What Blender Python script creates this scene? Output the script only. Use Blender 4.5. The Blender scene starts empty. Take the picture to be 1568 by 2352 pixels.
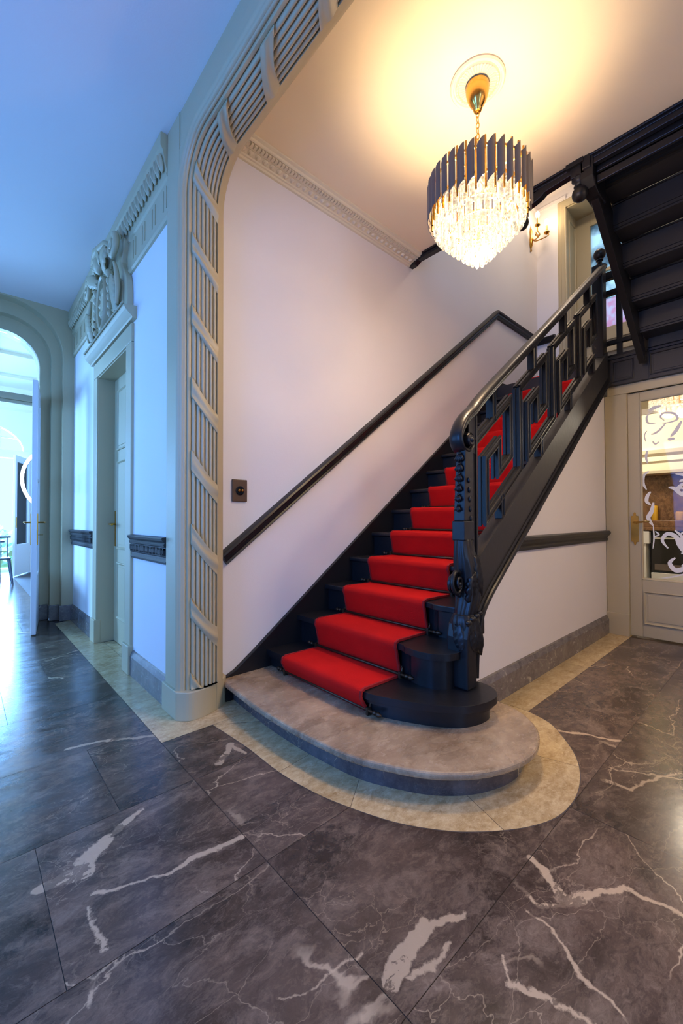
import bpy, bmesh, math, random
from mathutils import Vector, Matrix
random.seed(7)
S = bpy.context.scene
C = S.collection
PI = math.pi

# ------------------------------------------------------------------ camera
yaw, pitch, roll = math.radians(47.563), math.radians(0.956), math.radians(-0.175)
F_ = Vector((math.cos(yaw)*math.cos(pitch), math.sin(yaw)*math.cos(pitch), math.sin(pitch)))
R0 = Vector((math.sin(yaw), -math.cos(yaw), 0)); U0 = R0.cross(F_)
R_ = R0*math.cos(roll)+U0*math.sin(roll); U_ = U0*math.cos(roll)-R0*math.sin(roll)
cd = bpy.data.cameras.new('camera'); cam = bpy.data.objects.new('camera', cd); C.objects.link(cam)
cd.sensor_fit = 'HORIZONTAL'; cd.sensor_width = 36; cd.lens = 36*952.5/1568
cd.clip_start = .05
M = Matrix((R_, U_, -F_)).transposed().to_4x4(); M.translation = Vector((0, 0, 1.10)); cam.matrix_world = M
S.camera = cam

# ------------------------------------------------------------------ world, colour management
w = bpy.data.worlds.new('sky'); S.world = w; w.use_nodes = True
nt = w.node_tree; bg = nt.nodes['Background']
bg.inputs['Color'].default_value = (.30, .56, 1, 1); bg.inputs['Strength'].default_value = 2.4
S.view_settings.view_transform = 'Standard'; S.view_settings.look = 'None'
S.view_settings.exposure = 0.14; S.view_settings.gamma = 1
S.cycles.max_bounces = 8; S.cycles.diffuse_bounces = 5; S.cycles.glossy_bounces = 4
S.cycles.transparent_max_bounces = 24; S.cycles.transmission_bounces = 4
S.cycles.sample_clamp_indirect = 6; S.cycles.caustics_reflective = False; S.cycles.caustics_refractive = False

# ------------------------------------------------------------------ lights
def area(name, loc, to, sx, sy, power, col, spread=180):
    l = bpy.data.lights.new(name, 'AREA'); l.shape = 'RECTANGLE'; l.size = sx; l.size_y = sy
    l.energy = power; l.color = col; l.spread = math.radians(spread)
    o = bpy.data.objects.new(name, l); C.objects.link(o); o.location = loc
    d = Vector(to)-Vector(loc); o.rotation_euler = d.to_track_quat('-Z', 'Y').to_euler(); return o
def point(name, loc, power, col, r=.03):
    l = bpy.data.lights.new(name, 'POINT'); l.energy = power; l.color = col; l.shadow_soft_size = r
    o = bpy.data.objects.new(name, l); C.objects.link(o); o.location = loc; return o
BLUE = (.20, .45, 1.0); COOL = (.42, .60, 1.0); WARM = (1.0, .73, .46)
area('daylight_garden', (-.3, 12.6, 2.3), (-.3, 6, 1.0), 3.6, 4.2, 2500, (.18, .46, 1.0))
area('added_drawing_room_daylight', (-3.55, 8.2, 1.9), (0, 8.2, 1.0), 2.6, 2.6, 800, (.20, .48, 1.0))  # unseen window on the far room's left, added to brighten that room
area('added_side_daylight', (-1.75, 1.2, 1.75), (1, 1.2, 1.4), 1.3, 1.9, 62, (.01, .22, 1.0))  # added out of view to throw blue light across the corridor
area('added_far_side_daylight', (-1.75, 3.9, 1.75), (1, 4.1, 1.7), 1.3, 1.9, 38, (.03, .32, 1.0))  # assumed second side window, added to light wall and ceiling near the arch
area('daylight_front_door', (.9, -3.2, 1.7), (1.6, 3, 1.2), 2.0, 2.2, 88, (.26, .49, 1.0))
CHX, CHY = 2.072, 1.147
for k in range(4):
    a = k*PI/2+.5
    point('chandelier_bulb_light', (CHX+.13*math.cos(a), CHY+.13*math.sin(a), 2.88), 3.6, WARM, .06)
point('chandelier_low_light', (CHX, CHY, 2.60), 92, WARM, .12)
point('sconce_light', (5.66, 2.16, 5.12), 3.2, WARM, .03)
area('landing_ceiling_light', (4.7, 1.5, 5.55), (4.7, 1.5, 0), .5, .5, 22, (1, .80, .62))
point('kitchen_light', (5.75, .72, 2.28), 44, (1, .86, .68), .08)
point('kitchen_light', (6.9, 1.6, 2.5), 55, (1, .88, .74), .1)
area('hall_ceiling_light', (2.6, -1.0, 3.35), (2.6, -1.0, 0), .5, .5, 50, (1, .74, .46))

# ------------------------------------------------------------------ materials
def lin(r, g, b):
    f = lambda c: ((c/255+.055)/1.055)**2.4 if c/255 > .04045 else c/255/12.92
    return (f(r), f(g), f(b), 1)
class NT:
    def __init__(s, m): s.t = m.node_tree; s.n = s.t.nodes; s.l = s.t.links
    def add(s, ty, **k):
        n = s.n.new(ty)
        for a, b in k.items(): setattr(n, a, b)
        return n
    def link(s, a, b): s.l.new(a, b)
def mat(name, col, rough=.5, metal=0, spec=.5, bump=0, bscale=40, var=0, vscale=3, sheen=0, coat=0, emis=None, es=0):
    m = bpy.data.materials.new(name); m.use_nodes = True; g = NT(m); p = g.n['Principled BSDF']
    p.inputs['Base Color'].default_value = col; p.inputs['Roughness'].default_value = rough
    p.inputs['Metallic'].default_value = metal; p.inputs['Specular IOR Level'].default_value = spec
    p.inputs['Sheen Weight'].default_value = sheen; p.inputs['Coat Weight'].default_value = coat
    p.inputs['Coat Roughness'].default_value = .15
    if emis: p.inputs['Emission Color'].default_value = emis; p.inputs['Emission Strength'].default_value = es
    tc = g.add('ShaderNodeTexCoord')
    if var:
        no = g.add('ShaderNodeTexNoise'); no.inputs['Scale'].default_value = vscale; no.inputs['Detail'].default_value = 5
        g.link(tc.outputs['Object'], no.inputs['Vector'])
        mx = g.add('ShaderNodeMix', data_type='RGBA'); mx.inputs['Factor'].default_value = 0
        mx.inputs['A'].default_value = tuple(c*(1-var) for c in col[:3])+(1,); mx.inputs['B'].default_value = tuple(min(1, c*(1+var)) for c in col[:3])+(1,)
        g.link(no.outputs['Fac'], mx.inputs['Factor']); g.link(mx.outputs['Result'], p.inputs['Base Color'])
    if bump:
        n2 = g.add('ShaderNodeTexNoise'); n2.inputs['Scale'].default_value = bscale; n2.inputs['Detail'].default_value = 4
        g.link(tc.outputs['Object'], n2.inputs['Vector'])
        b = g.add('ShaderNodeBump'); b.inputs['Strength'].default_value = bump; b.inputs['Distance'].default_value = .01
        g.link(n2.outputs['Fac'], b.inputs['Height']); g.link(b.outputs['Normal'], p.inputs['Normal'])
    return m
WHITE = mat('wall_paint', lin(228, 222, 220), .75, bump=.06, bscale=120, var=.02)
CEIL = mat('ceiling_paint', lin(244, 224, 188), .8, bump=.03, bscale=90)
CREAM = mat('cream_trim_paint', lin(184, 170, 136), .42, bump=.05, bscale=60, var=.02)
LCREAM = mat('pale_cream_plaster', lin(226, 214, 184), .6, bump=.05, bscale=60)
BLACK = mat('black_gloss_paint', (.009, .009, .011, 1), .36, spec=.4, bump=.06, bscale=35)
BLACKM = mat('black_satin_paint', (.020, .018, .018, 1), .5, bump=.1, bscale=30)
RED = mat('red_carpet', lin(204, 24, 20), 1.0, spec=.15, bump=.5, bscale=420, var=.14, vscale=7)
REDB = mat('red_binding', lin(150, 10, 14), .9, bump=.3, bscale=300)
BRONZE = mat('aged_bronze', lin(74, 58, 44), .4, metal=.7)
BRASS = mat('polished_brass', lin(200, 152, 70), .22, metal=1)
GOLD = mat('bright_gold', lin(232, 180, 92), .18, metal=1)
GREY = mat('grey_bronze_plate', lin(116, 106, 100), .42, metal=.3)
DOORW = mat('white_door_paint', lin(226, 222, 222), .35)
OAK = mat('switch_wood', lin(84, 62, 46), .4, var=.25, vscale=20)
DARKGLASS = mat('dark_oven_glass', (.01, .012, .016, 1), .08)
WHITEK = mat('white_kitchen_paint', lin(232, 232, 230), .4)
SIL = mat('grey_painted_chair', lin(60, 64, 80), .4)
YEL = mat('yellow_ceramic', lin(214, 168, 56), .35)
LEAF = mat('garden_leaves', lin(150, 168, 146), .8, var=.4, vscale=4)
GRASS = mat('lawn', lin(120, 140, 80), .9, var=.3, vscale=6)
CANDLE = mat('candle_sleeve', lin(220, 180, 110), .5)
def emi(name, col, s):
    m = bpy.data.materials.new(name); m.use_nodes = True; g = NT(m); g.n.remove(g.n['Principled BSDF'])
    e = g.add('ShaderNodeEmission'); e.inputs[0].default_value = col; e.inputs[1].default_value = s
    g.link(e.outputs[0], g.n['Material Output'].inputs[0]); return m
BULB = emi('lit_bulb', (1, .82, .55, 1), 14)
RINGL = emi('lit_ring', (.9, .95, 1, 1), 6)
def glassy(name, tint, trans, gl=.08, em=0, ecol=(1, .85, .62, 1), rough=.03):
    m = bpy.data.materials.new(name); m.use_nodes = True; g = NT(m); g.n.remove(g.n['Principled BSDF'])
    t = g.add('ShaderNodeBsdfTransparent'); t.inputs[0].default_value = tint
    gl_ = g.add('ShaderNodeBsdfGlossy'); gl_.inputs['Roughness'].default_value = rough
    fr = g.add('ShaderNodeFresnel'); fr.inputs[0].default_value = 1.5 if gl else 1.22
    ad = g.add('ShaderNodeMath', operation='ADD'); ad.inputs[1].default_value = gl; g.link(fr.outputs[0], ad.inputs[0])
    mx = g.add('ShaderNodeMixShader'); g.link(ad.outputs[0], mx.inputs[0]); g.link(t.outputs[0], mx.inputs[1]); g.link(gl_.outputs[0], mx.inputs[2])
    out = mx.outputs[0]
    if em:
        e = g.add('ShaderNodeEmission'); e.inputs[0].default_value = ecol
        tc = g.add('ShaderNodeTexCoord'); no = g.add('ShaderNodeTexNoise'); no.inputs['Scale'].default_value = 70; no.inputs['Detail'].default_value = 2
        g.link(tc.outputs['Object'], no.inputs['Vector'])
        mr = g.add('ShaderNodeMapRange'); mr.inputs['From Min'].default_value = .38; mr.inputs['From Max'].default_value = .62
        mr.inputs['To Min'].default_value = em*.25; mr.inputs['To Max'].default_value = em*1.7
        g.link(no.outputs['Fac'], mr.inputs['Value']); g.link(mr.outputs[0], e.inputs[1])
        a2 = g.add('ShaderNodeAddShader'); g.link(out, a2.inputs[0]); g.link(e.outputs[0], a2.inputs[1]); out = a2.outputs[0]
    g.link(out, g.n['Material Output'].inputs[0]); return m
GLASS = glassy('clear_glass', (.97, .98, .99, 1), 1, 0)
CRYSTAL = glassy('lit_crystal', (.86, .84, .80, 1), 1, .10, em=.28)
FROST = mat('frosted_etching', lin(236, 234, 232), .7)
VEINS = [(0.18, 1.539, 0.289, 1.522, 0.04), (0.289, 1.522, 0.365, 1.62, 0.0372), (0.365, 1.62, 0.506, 1.693, 0.0204), (0.29, 1.409, 0.385, 1.37, 0.0091), (0.479, 1.325, 0.552, 1.336, 0.0124), (0.552, 1.336, 0.73, 1.304, 0.0146), (0.385, 1.37, 0.479, 1.325, 0.0053), (0.276, 1.366, 0.279, 1.209, 0.007), (0.252, 1.152, 0.219, 1.097, 0.0071), (0.759, 0.658, 0.928, 0.689, 0.0372), (0.928, 0.689, 1.04, 0.645, 0.0167), (0.794, 0.634, 0.945, 0.612, 0.0075), (1.363, 0.589, 1.31, 0.479, 0.016), (1.295, 0.473, 1.359, 0.424, 0.0253), (1.359, 0.424, 1.468, 0.353, 0.0128), (1.468, 0.353, 1.478, 0.225, 0.0124), (1.238, 0.575, 1.221, 0.505, 0.0076), (1.221, 0.505, 1.327, 0.426, 0.0099), (2.264, 0.904, 2.407, 0.597, 0.0154), (0.869, 1.769, 0.978, 1.866, 0.0286), (0.978, 1.866, 0.987, 1.765, 0.0167), (0.74, 2.206, 0.55, 2.326, 0.0176), (0.55, 2.326, 0.376, 2.38, 0.0128), (1.179, 0.517, 1.148, 0.41, 0.0046), (1.148, 0.41, 1.1, 0.346, 0.0096), (1.1, 0.346, 1.077, 0.262, 0.0059), (1.005, 0.513, 0.964, 0.471, 0.0042), (0.964, 0.471, 1.01, 0.381, 0.0101), (1.01, 0.381, 1.014, 0.312, 0.0058), (1.995, 0.568, 2.009, 0.478, 0.018), (2.009, 0.478, 2.314, 0.356, 0.0091), (0.639, 0.771, 0.756, 0.757, 0.0043), (0.543, 0.811, 0.639, 0.771, 0.002), (2.11, 0.566, 2.248, 0.335, 0.0056)]
def marble(name, dark, mid, light, vein, s=1.0, patch=.60, rough=.16, tile=True, veins=1.0, laid=()):
    m = bpy.data.materials.new(name); m.use_nodes = True; g = NT(m); p = g.n['Principled BSDF']
    tc = g.add('ShaderNodeTexCoord'); vec = tc.outputs['Object']
    if tile:
        at = g.add('ShaderNodeAttribute', attribute_name='tile')
        sc = g.add('ShaderNodeVectorMath', operation='SCALE'); sc.inputs['Scale'].default_value = 23.0; g.link(at.outputs['Vector'], sc.inputs[0])
        ad = g.add('ShaderNodeVectorMath', operation='ADD'); g.link(vec, ad.inputs[0]); g.link(sc.outputs[0], ad.inputs[1]); vec = ad.outputs[0]
    mp = g.add('ShaderNodeMapping'); mp.inputs['Rotation'].default_value = (.1, .2, .55); mp.inputs['Scale'].default_value = (s*.75, s*1.25, s)
    g.link(vec, mp.inputs['Vector']); vec = mp.outputs[0]
    wn = g.add('ShaderNodeTexNoise'); wn.inputs['Scale'].default_value = 2.2; wn.inputs['Detail'].default_value = 6; wn.inputs['Roughness'].default_value = .62; g.link(vec, wn.inputs['Vector'])
    wm = g.add('ShaderNodeVectorMath', operation='MULTIPLY_ADD'); wm.inputs[1].default_value = (.30, .30, .30); g.link(wn.outputs['Color'], wm.inputs[0]); g.link(vec, wm.inputs[2]); wv = wm.outputs[0]
    def noise(sc_, det=6, ro=.6, v=wv, dist=0):
        n = g.add('ShaderNodeTexNoise'); n.inputs['Scale'].default_value = sc_; n.inputs['Detail'].default_value = det; n.inputs['Roughness'].default_value = ro
        n.inputs['Distortion'].default_value = dist; g.link(v, n.inputs['Vector']); return n.outputs['Fac']
    def rng(v, a, b, c=0, d=1):
        n = g.add('ShaderNodeMapRange'); n.inputs['From Min'].default_value = a; n.inputs['From Max'].default_value = b
        n.inputs['To Min'].default_value = c; n.inputs['To Max'].default_value = d; g.link(v, n.inputs['Value']); return n.outputs[0]
    def math_(op, a, b=None, bv=0):
        n = g.add('ShaderNodeMath', operation=op); g.link(a, n.inputs[0])
        if b is not None: g.link(b, n.inputs[1])
        else: n.inputs[1].default_value = bv
        return n.outputs[0]
    def mix(f, a, b):
        n = g.add('ShaderNodeMix', data_type='RGBA'); g.link(f, n.inputs['Factor'])
        for s_, v in (('A', a), ('B', b)):
            if isinstance(v, tuple): n.inputs[s_].default_value = v
            else: g.link(v, n.inputs[s_])
        return n.outputs['Result']
    c = mix(rng(noise(2.6, 10, .76), .36, .64), dark, mid)
    c = mix(math_('MULTIPLY', rng(noise(7.5, 10, .78), .48, .72), bv=.70), c, light)
    c = mix(math_('MULTIPLY', rng(noise(38, 4, .75), .52, .72), bv=.35), c, light)
    c = mix(math_('MULTIPLY', rng(noise(17, 5, .7), .54, .74), bv=.45), c, dark)
    # thin crack veins
    def crack(scale, wid, mask_lo, mask_hi, ms):
        v = g.add('ShaderNodeTexVoronoi', feature='DISTANCE_TO_EDGE'); v.inputs['Scale'].default_value = scale; g.link(wv, v.inputs['Vector'])
        ln = rng(v.outputs['Distance'], 0, wid, 1, 0)
        return math_('MULTIPLY', ln, rng(noise(ms, 3, .5), mask_lo, mask_hi))
    def ridge(scale, wid, lo, hi, ms, dist=.6):
        n = noise(scale, 4, .5, dist=dist); r = math_('ABSOLUTE', math_('SUBTRACT', n, bv=.5))
        return math_('MULTIPLY', rng(r, wid*.35, wid, 1, 0), rng(noise(ms, 2, .5), lo, hi))
    c = mix(math_('MULTIPLY', crack(2.1, .008, .50, .60, 1.3), bv=.8*veins), c, vein)
    c = mix(math_('MULTIPLY', crack(5.5, .010, .54, .66, 1.7), bv=.4*veins), c, vein)
    c = mix(math_('MULTIPLY', crack(15, .02, .50, .62, 3.1), bv=.30*veins), c, vein)
    c = mix(math_('MULTIPLY', ridge(.8, .006, .56, .62, .9, .2), bv=.85*veins), c, vein)
    pt = rng(noise(1.15, 7, .55, dist=.3), patch, patch+.012)
    c = mix(math_('MULTIPLY', pt, bv=.85), c, vein)
    if laid:
        # streaks where this floor has them, in the floor's own coordinates
        wp = g.add('ShaderNodeTexNoise'); wp.inputs['Scale'].default_value = 9; wp.inputs['Detail'].default_value = 7; wp.inputs['Roughness'].default_value = .62; g.link(tc.outputs['Object'], wp.inputs['Vector'])
        wq = g.add('ShaderNodeVectorMath', operation='MULTIPLY_ADD'); wq.inputs[1].default_value = (.09, .09, 0); g.link(wp.outputs['Color'], wq.inputs[0]); g.link(tc.outputs['Object'], wq.inputs[2])
        wr_ = g.add('ShaderNodeVectorMath', operation='SUBTRACT'); wr_.inputs[1].default_value = (.045, .045, 0); g.link(wq.outputs[0], wr_.inputs[0])
        best = None
        for ax, ay, bx_, by_, wd in laid:
            L2_ = (bx_-ax)**2+(by_-ay)**2
            pa = g.add('ShaderNodeVectorMath', operation='SUBTRACT'); g.link(wr_.outputs[0], pa.inputs[0]); pa.inputs[1].default_value = (ax, ay, 0)
            dt = g.add('ShaderNodeVectorMath', operation='DOT_PRODUCT'); g.link(pa.outputs[0], dt.inputs[0]); dt.inputs[1].default_value = ((bx_-ax)/L2_, (by_-ay)/L2_, 0)
            cl = g.add('ShaderNodeClamp'); g.link(dt.outputs['Value'], cl.inputs['Value'])
            sc_ = g.add('ShaderNodeVectorMath', operation='SCALE'); sc_.inputs[0].default_value = (bx_-ax, by_-ay, 0); g.link(cl.outputs[0], sc_.inputs['Scale'])
            sb = g.add('ShaderNodeVectorMath', operation='SUBTRACT'); g.link(pa.outputs[0], sb.inputs[0]); g.link(sc_.outputs[0], sb.inputs[1])
            fz = g.add('ShaderNodeVectorMath', operation='MULTIPLY'); g.link(sb.outputs[0], fz.inputs[0]); fz.inputs[1].default_value = (1, 1, 0)
            ln = g.add('ShaderNodeVectorMath', operation='LENGTH'); g.link(fz.outputs[0], ln.inputs[0])
            dv = math_('SUBTRACT', ln.outputs['Value'], bv=wd*.62)
            best = dv if best is None else math_('MINIMUM', best, dv)
        edge = rng(best, -.002, .003, 1, 0)
        hole = rng(noise(9, 5, .6), .56, .58, 1, .25)
        c = mix(math_('MULTIPLY', math_('MULTIPLY', edge, hole), bv=.74), c, vein)
    if tile:
        sp_ = g.add('ShaderNodeSeparateColor'); g.link(at.outputs['Color'], sp_.inputs[0])
        hs = g.add('ShaderNodeHueSaturation'); g.link(c, hs.inputs['Color']); g.link(rng(sp_.outputs[1], 0, 1, (.74 if laid else .93), (1.26 if laid else 1.06)), hs.inputs['Value']); c = hs.outputs['Color']
    g.link(c, p.inputs['Base Color'])
    rr = rng(noise(12, 3), .3, .7, rough*.8, rough*1.3); g.link(rr, p.inputs['Roughness'])
    p.inputs['Specular IOR Level'].default_value = .5
    return m
MARBLE = marble('grey_brown_marble', lin(40, 31, 27), lin(96, 78, 66), lin(142, 122, 104), lin(192, 168, 138), 1.0, .70, .20, laid=VEINS)
MARBLES = marble('step_marble', lin(116, 94, 72), lin(172, 148, 120), lin(200, 178, 146), lin(214, 188, 150), 1.6, .80, .24, tile=False, veins=.4)
MARBLER = marble('riser_marble', lin(58, 52, 54), lin(92, 84, 84), lin(116, 106, 102), lin(190, 168, 132), 2.2, .80, .22, tile=False)
MARBLEB = marble('baseboard_marble', lin(84, 78, 80), lin(122, 114, 112), lin(146, 138, 132), lin(180, 170, 158), 2.4, .78, .22, tile=False)
SAND = marble('cream_limestone', lin(160, 132, 88), lin(204, 180, 136), lin(222, 204, 166), lin(140, 102, 52), 4.5, .80, .2, tile=True, veins=.35)
BROWNM = marble('brown_splash_marble', lin(70, 48, 34), lin(128, 92, 62), lin(160, 124, 88), lin(190, 150, 110), 2.0, .85, .2, tile=False, veins=.4)
GROUT = mat('floor_joint', lin(74, 66, 66), .7)

# ------------------------------------------------------------------ mesh helpers
def link(name, bm, m, parent=None, smooth=False, bevel=0, auto=None):
    bmesh.ops.recalc_face_normals(bm, faces=bm.faces)
    me = bpy.data.meshes.new(name); bm.to_mesh(me); bm.free()
    if isinstance(m, (list, tuple)):
        for q in m: me.materials.append(q)
    else: me.materials.append(m)
    o = bpy.data.objects.new(name, me); C.objects.link(o)
    if parent: o.parent = parent; o.matrix_parent_inverse = parent.matrix_world.inverted() if False else Matrix.Translation(-parent.location)
    if smooth:
        for f in me.polygons: f.use_smooth = True
        if auto is not None:
            ed = me.edges; bmx = bmesh.new(); bmx.from_mesh(me)
            for e in bmx.edges:
                if len(e.link_faces) == 2 and e.calc_face_angle(0) > auto: e.smooth = False
            bmx.to_mesh(me); bmx.free()
    if bevel:
        b = o.modifiers.new('bevel', 'BEVEL'); b.width = bevel; b.segments = 2; b.limit_method = 'ANGLE'; b.angle_limit = math.radians(50)
    return o
def tag(o, label, cat=None, group=None):
    o['label'] = label
    if cat: o['category'] = cat
    if group: o['group'] = group
    return o
def thing(name, label, cat, loc=(0, 0, 0), group=None):
    o = bpy.data.objects.new(name, None); C.objects.link(o); o.location = loc; o.empty_display_size = .1
    return tag(o, label, cat, group)
def struct(o): o['kind'] = 'structure'; return o
def sempty(name, loc=(0, 0, 0)):
    o = bpy.data.objects.new(name, None); C.objects.link(o); o.location = loc; return struct(o)
B = bmesh.new
def box(bm, x0, x1, y0, y1, z0, z1):
    v = [bm.verts.new((x, y, z)) for x in (x0, x1) for y in (y0, y1) for z in (z0, z1)]
    for f in ((0, 1, 3, 2), (4, 6, 7, 5), (0, 4, 5, 1), (2, 3, 7, 6), (0, 2, 6, 4), (1, 5, 7, 3)): bm.faces.new([v[i] for i in f])
    return bm
def bx(*a): return box(B(), *a)
def prism(bm, pts, f3, a0, a1):
    A = [bm.verts.new(f3(p, a0)) for p in pts]; D = [bm.verts.new(f3(p, a1)) for p in pts]; n = len(pts)
    bm.faces.new(A); bm.faces.new(D[::-1])
    for i in range(n): bm.faces.new((A[i], D[i], D[(i+1) % n], A[(i+1) % n]))
    return bm
XZ = lambda p, a: (p[0], a, p[1])
XY = lambda p, a: (p[0], p[1], a)
YZ = lambda p, a: (a, p[0], p[1])
def sweep(bm, path, prof, f3, closed=False, caps=True, pclosed=True):
    """path 2D, prof (w, d): w along left normal; f3(a, b, d) -> xyz"""
    n = len(path); rings = []
    P = [Vector(p) for p in path]
    for i in range(n):
        a = P[(i-1) % n] if (closed or i > 0) else None; b = P[(i+1) % n] if (closed or i < n-1) else None
        t1 = (P[i]-a).normalized() if a is not None else None; t2 = (b-P[i]).normalized() if b is not None else None
        if t1 is None: t1 = t2
        if t2 is None: t2 = t1
        n1 = Vector((-t1.y, t1.x)); n2 = Vector((-t2.y, t2.x)); m = (n1+n2)
        m = m/max(.2, (1+n1.dot(n2)))
        rings.append([bm.verts.new(f3(P[i].x+m.x*w, P[i].y+m.y*w, d)) for w, d in prof])
    k = len(prof); rg = range(n if closed else n-1)
    for i in rg:
        r1, r2 = rings[i], rings[(i+1) % n]
        for j in range(k if pclosed else k-1):
            bm.faces.new((r1[j], r1[(j+1) % k], r2[(j+1) % k], r2[j]))
    if not closed and caps and pclosed:
        bm.faces.new(rings[0][::-1]); bm.faces.new(rings[-1])
    return bm
def tube(bm, pts, r, seg=8, caps=True, flat=1.0):
    P = [Vector(p) for p in pts]; n = len(P); rr = r if isinstance(r, (list, tuple)) else [r]*n
    up = Vector((0, 0, 1)); rings = []; prev = None
    for i in range(n):
        t = (P[min(i+1, n-1)]-P[max(i-1, 0)]).normalized()
        if prev is None:
            s = t.cross(up)
            if s.length < .1: s = t.cross(Vector((1, 0, 0)))
        else: s = prev-t*prev.dot(t)
        s.normalize(); prev = s; u = s.cross(t)
        rings.append([bm.verts.new(P[i]+(s*math.cos(a)+u*math.sin(a)*flat)*rr[i]) for a in [2*PI*j/seg for j in range(seg)]])
    for i in range(n-1):
        for j in range(seg): bm.faces.new((rings[i][j], rings[i][(j+1) % seg], rings[i+1][(j+1) % seg], rings[i+1][j]))
    if caps: bm.faces.new(rings[0][::-1]); bm.faces.new(rings[-1])
    return bm
def lathe(bm, prof, c=(0, 0, 0), axis='Z', seg=24):
    rings = []
    for r, z in prof:
        ring = []
        for j in range(seg):
            a = 2*PI*j/seg; p = (r*math.cos(a), r*math.sin(a), z)
            if axis == 'X': p = (p[2], p[0], p[1])
            if axis == 'Y': p = (p[0], p[2], p[1])
            ring.append(bm.verts.new((p[0]+c[0], p[1]+c[1], p[2]+c[2])))
        rings.append(ring)
    for i in range(len(rings)-1):
        for j in range(seg): bm.faces.new((rings[i][j], rings[i][(j+1) % seg], rings[i+1][(j+1) % seg], rings[i+1][j]))
    bm.faces.new(rings[0][::-1]); bm.faces.new(rings[-1])
    return bm
def ball(bm, c, r, sx=1, sy=1, sz=1, seg=16):
    prof = [(max(1e-4, r*math.sin(PI*i/10)), -r*math.cos(PI*i/10)) for i in range(11)]
    n0 = len(bm.verts); lathe(bm, prof, (0, 0, 0), 'Z', seg); bm.verts.ensure_lookup_table()
    for v in bm.verts[n0:]: v.co = Vector((v.co.x*sx+c[0], v.co.y*sy+c[1], v.co.z*sz+c[2]))
    return bm
def catmull(pts, n=6, closed=False):
    out = []; N = len(pts); P = [Vector(p) for p in pts]
    for i in range(N if closed else N-1):
        p0 = P[(i-1) % N] if (closed or i > 0) else P[i]; p1 = P[i]; p2 = P[(i+1) % N]; p3 = P[(i+2) % N] if (closed or i < N-2) else p2
        for j in range(n):
            t = j/n; out.append(.5*((2*p1)+(p2-p0)*t+(2*p0-5*p1+4*p2-p3)*t*t+(3*p1-p0-3*p2+p3)*t**3))
    if not closed: out.append(P[-1])
    return [tuple(p) for p in out]
def arc(cx, cy, r, a0, a1, n=8): return [(cx+r*math.cos(math.radians(a0+(a1-a0)*i/n)), cy+r*math.sin(math.radians(a0+(a1-a0)*i/n))) for i in range(n+1)]
def copy_tree(o, loc):
    r = o.copy(); C.objects.link(r); r.location = loc
    for ch in list(o.children):
        c = ch.copy(); C.objects.link(c); c.parent = r; c.matrix_parent_inverse = ch.matrix_parent_inverse
        for g in list(ch.children):
            d = g.copy(); C.objects.link(d); d.parent = c; d.matrix_parent_inverse = g.matrix_parent_inverse
    return r
def leaf(bm, base, direction, out, length, width, lobes=5, curl=.25, thick=.006, lift=.02):
    """acanthus leaf: serrated outline, raised mid rib, tip curling outward"""
    D = Vector(direction).normalized(); O = Vector(out).normalized(); Sd = D.cross(O).normalized(); b = Vector(base)
    n = lobes*4; rows = []
    for i in range(n+1):
        t = i/n; wd = width*(.30+.70*math.sin(PI*min(1, t*.80+.10)))*(.78+.22*abs(math.sin(PI*lobes*t)))*(1-.75*t**5)
        ctr = b+D*length*t*(1-.25*t*t)+O*(lift*math.sin(PI*t)+curl*length*.35*t**3)
        row = []
        for u in (-1, -.66, -.33, 0, .33, .66, 1):
            h = lift*.55*math.cos(u*PI/2)+width*.05*math.cos(u*PI*3)-.006*abs(math.sin(PI*lobes*t))*abs(u)
            row.append(ctr+Sd*wd*u*.5+O*h-D*u*u*width*.12)
        rows.append(row)
    top = [[bm.verts.new(p) for p in r] for r in rows]; bot = [[bm.verts.new(p-O*thick) for p in r] for r in rows]
    m = 7
    for i in range(n):
        for j in range(m-1):
            bm.faces.new((top[i][j], top[i][j+1], top[i+1][j+1], top[i+1][j])); bm.faces.new((bot[i][j], bot[i+1][j], bot[i+1][j+1], bot[i][j+1]))
        bm.faces.new((top[i][0], top[i+1][0], bot[i+1][0], bot[i][0])); bm.faces.new((top[i][-1], bot[i][-1], bot[i+1][-1], top[i+1][-1]))
    for r in (0, n):
        for j in range(m-1): bm.faces.new((top[r][j], bot[r][j], bot[r][j+1], top[r][j+1]))
    return bm
def spiral(cx, cz, r0, r1, turns, a0, n=40):
    return [(cx+(r0+(r1-r0)*i/n)*math.cos(a0+turns*2*PI*i/n), cz+(r0+(r1-r0)*i/n)*math.sin(a0+turns*2*PI*i/n)) for i in range(n+1)]

# key dimensions
WX = .905      # corridor wall face
AX0, AX1 = .885, 1.15   # arch pier
WY = 2.39      # stair wall
ZC, ZH = 3.40, 3.50     # ceilings: corridor, stair hall
ex = 3.04      # edge of the stairwell opening
DX = 4.60      # wall with the glazed door
RY = 1.235     # wall under the stair
sl = .745

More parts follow.
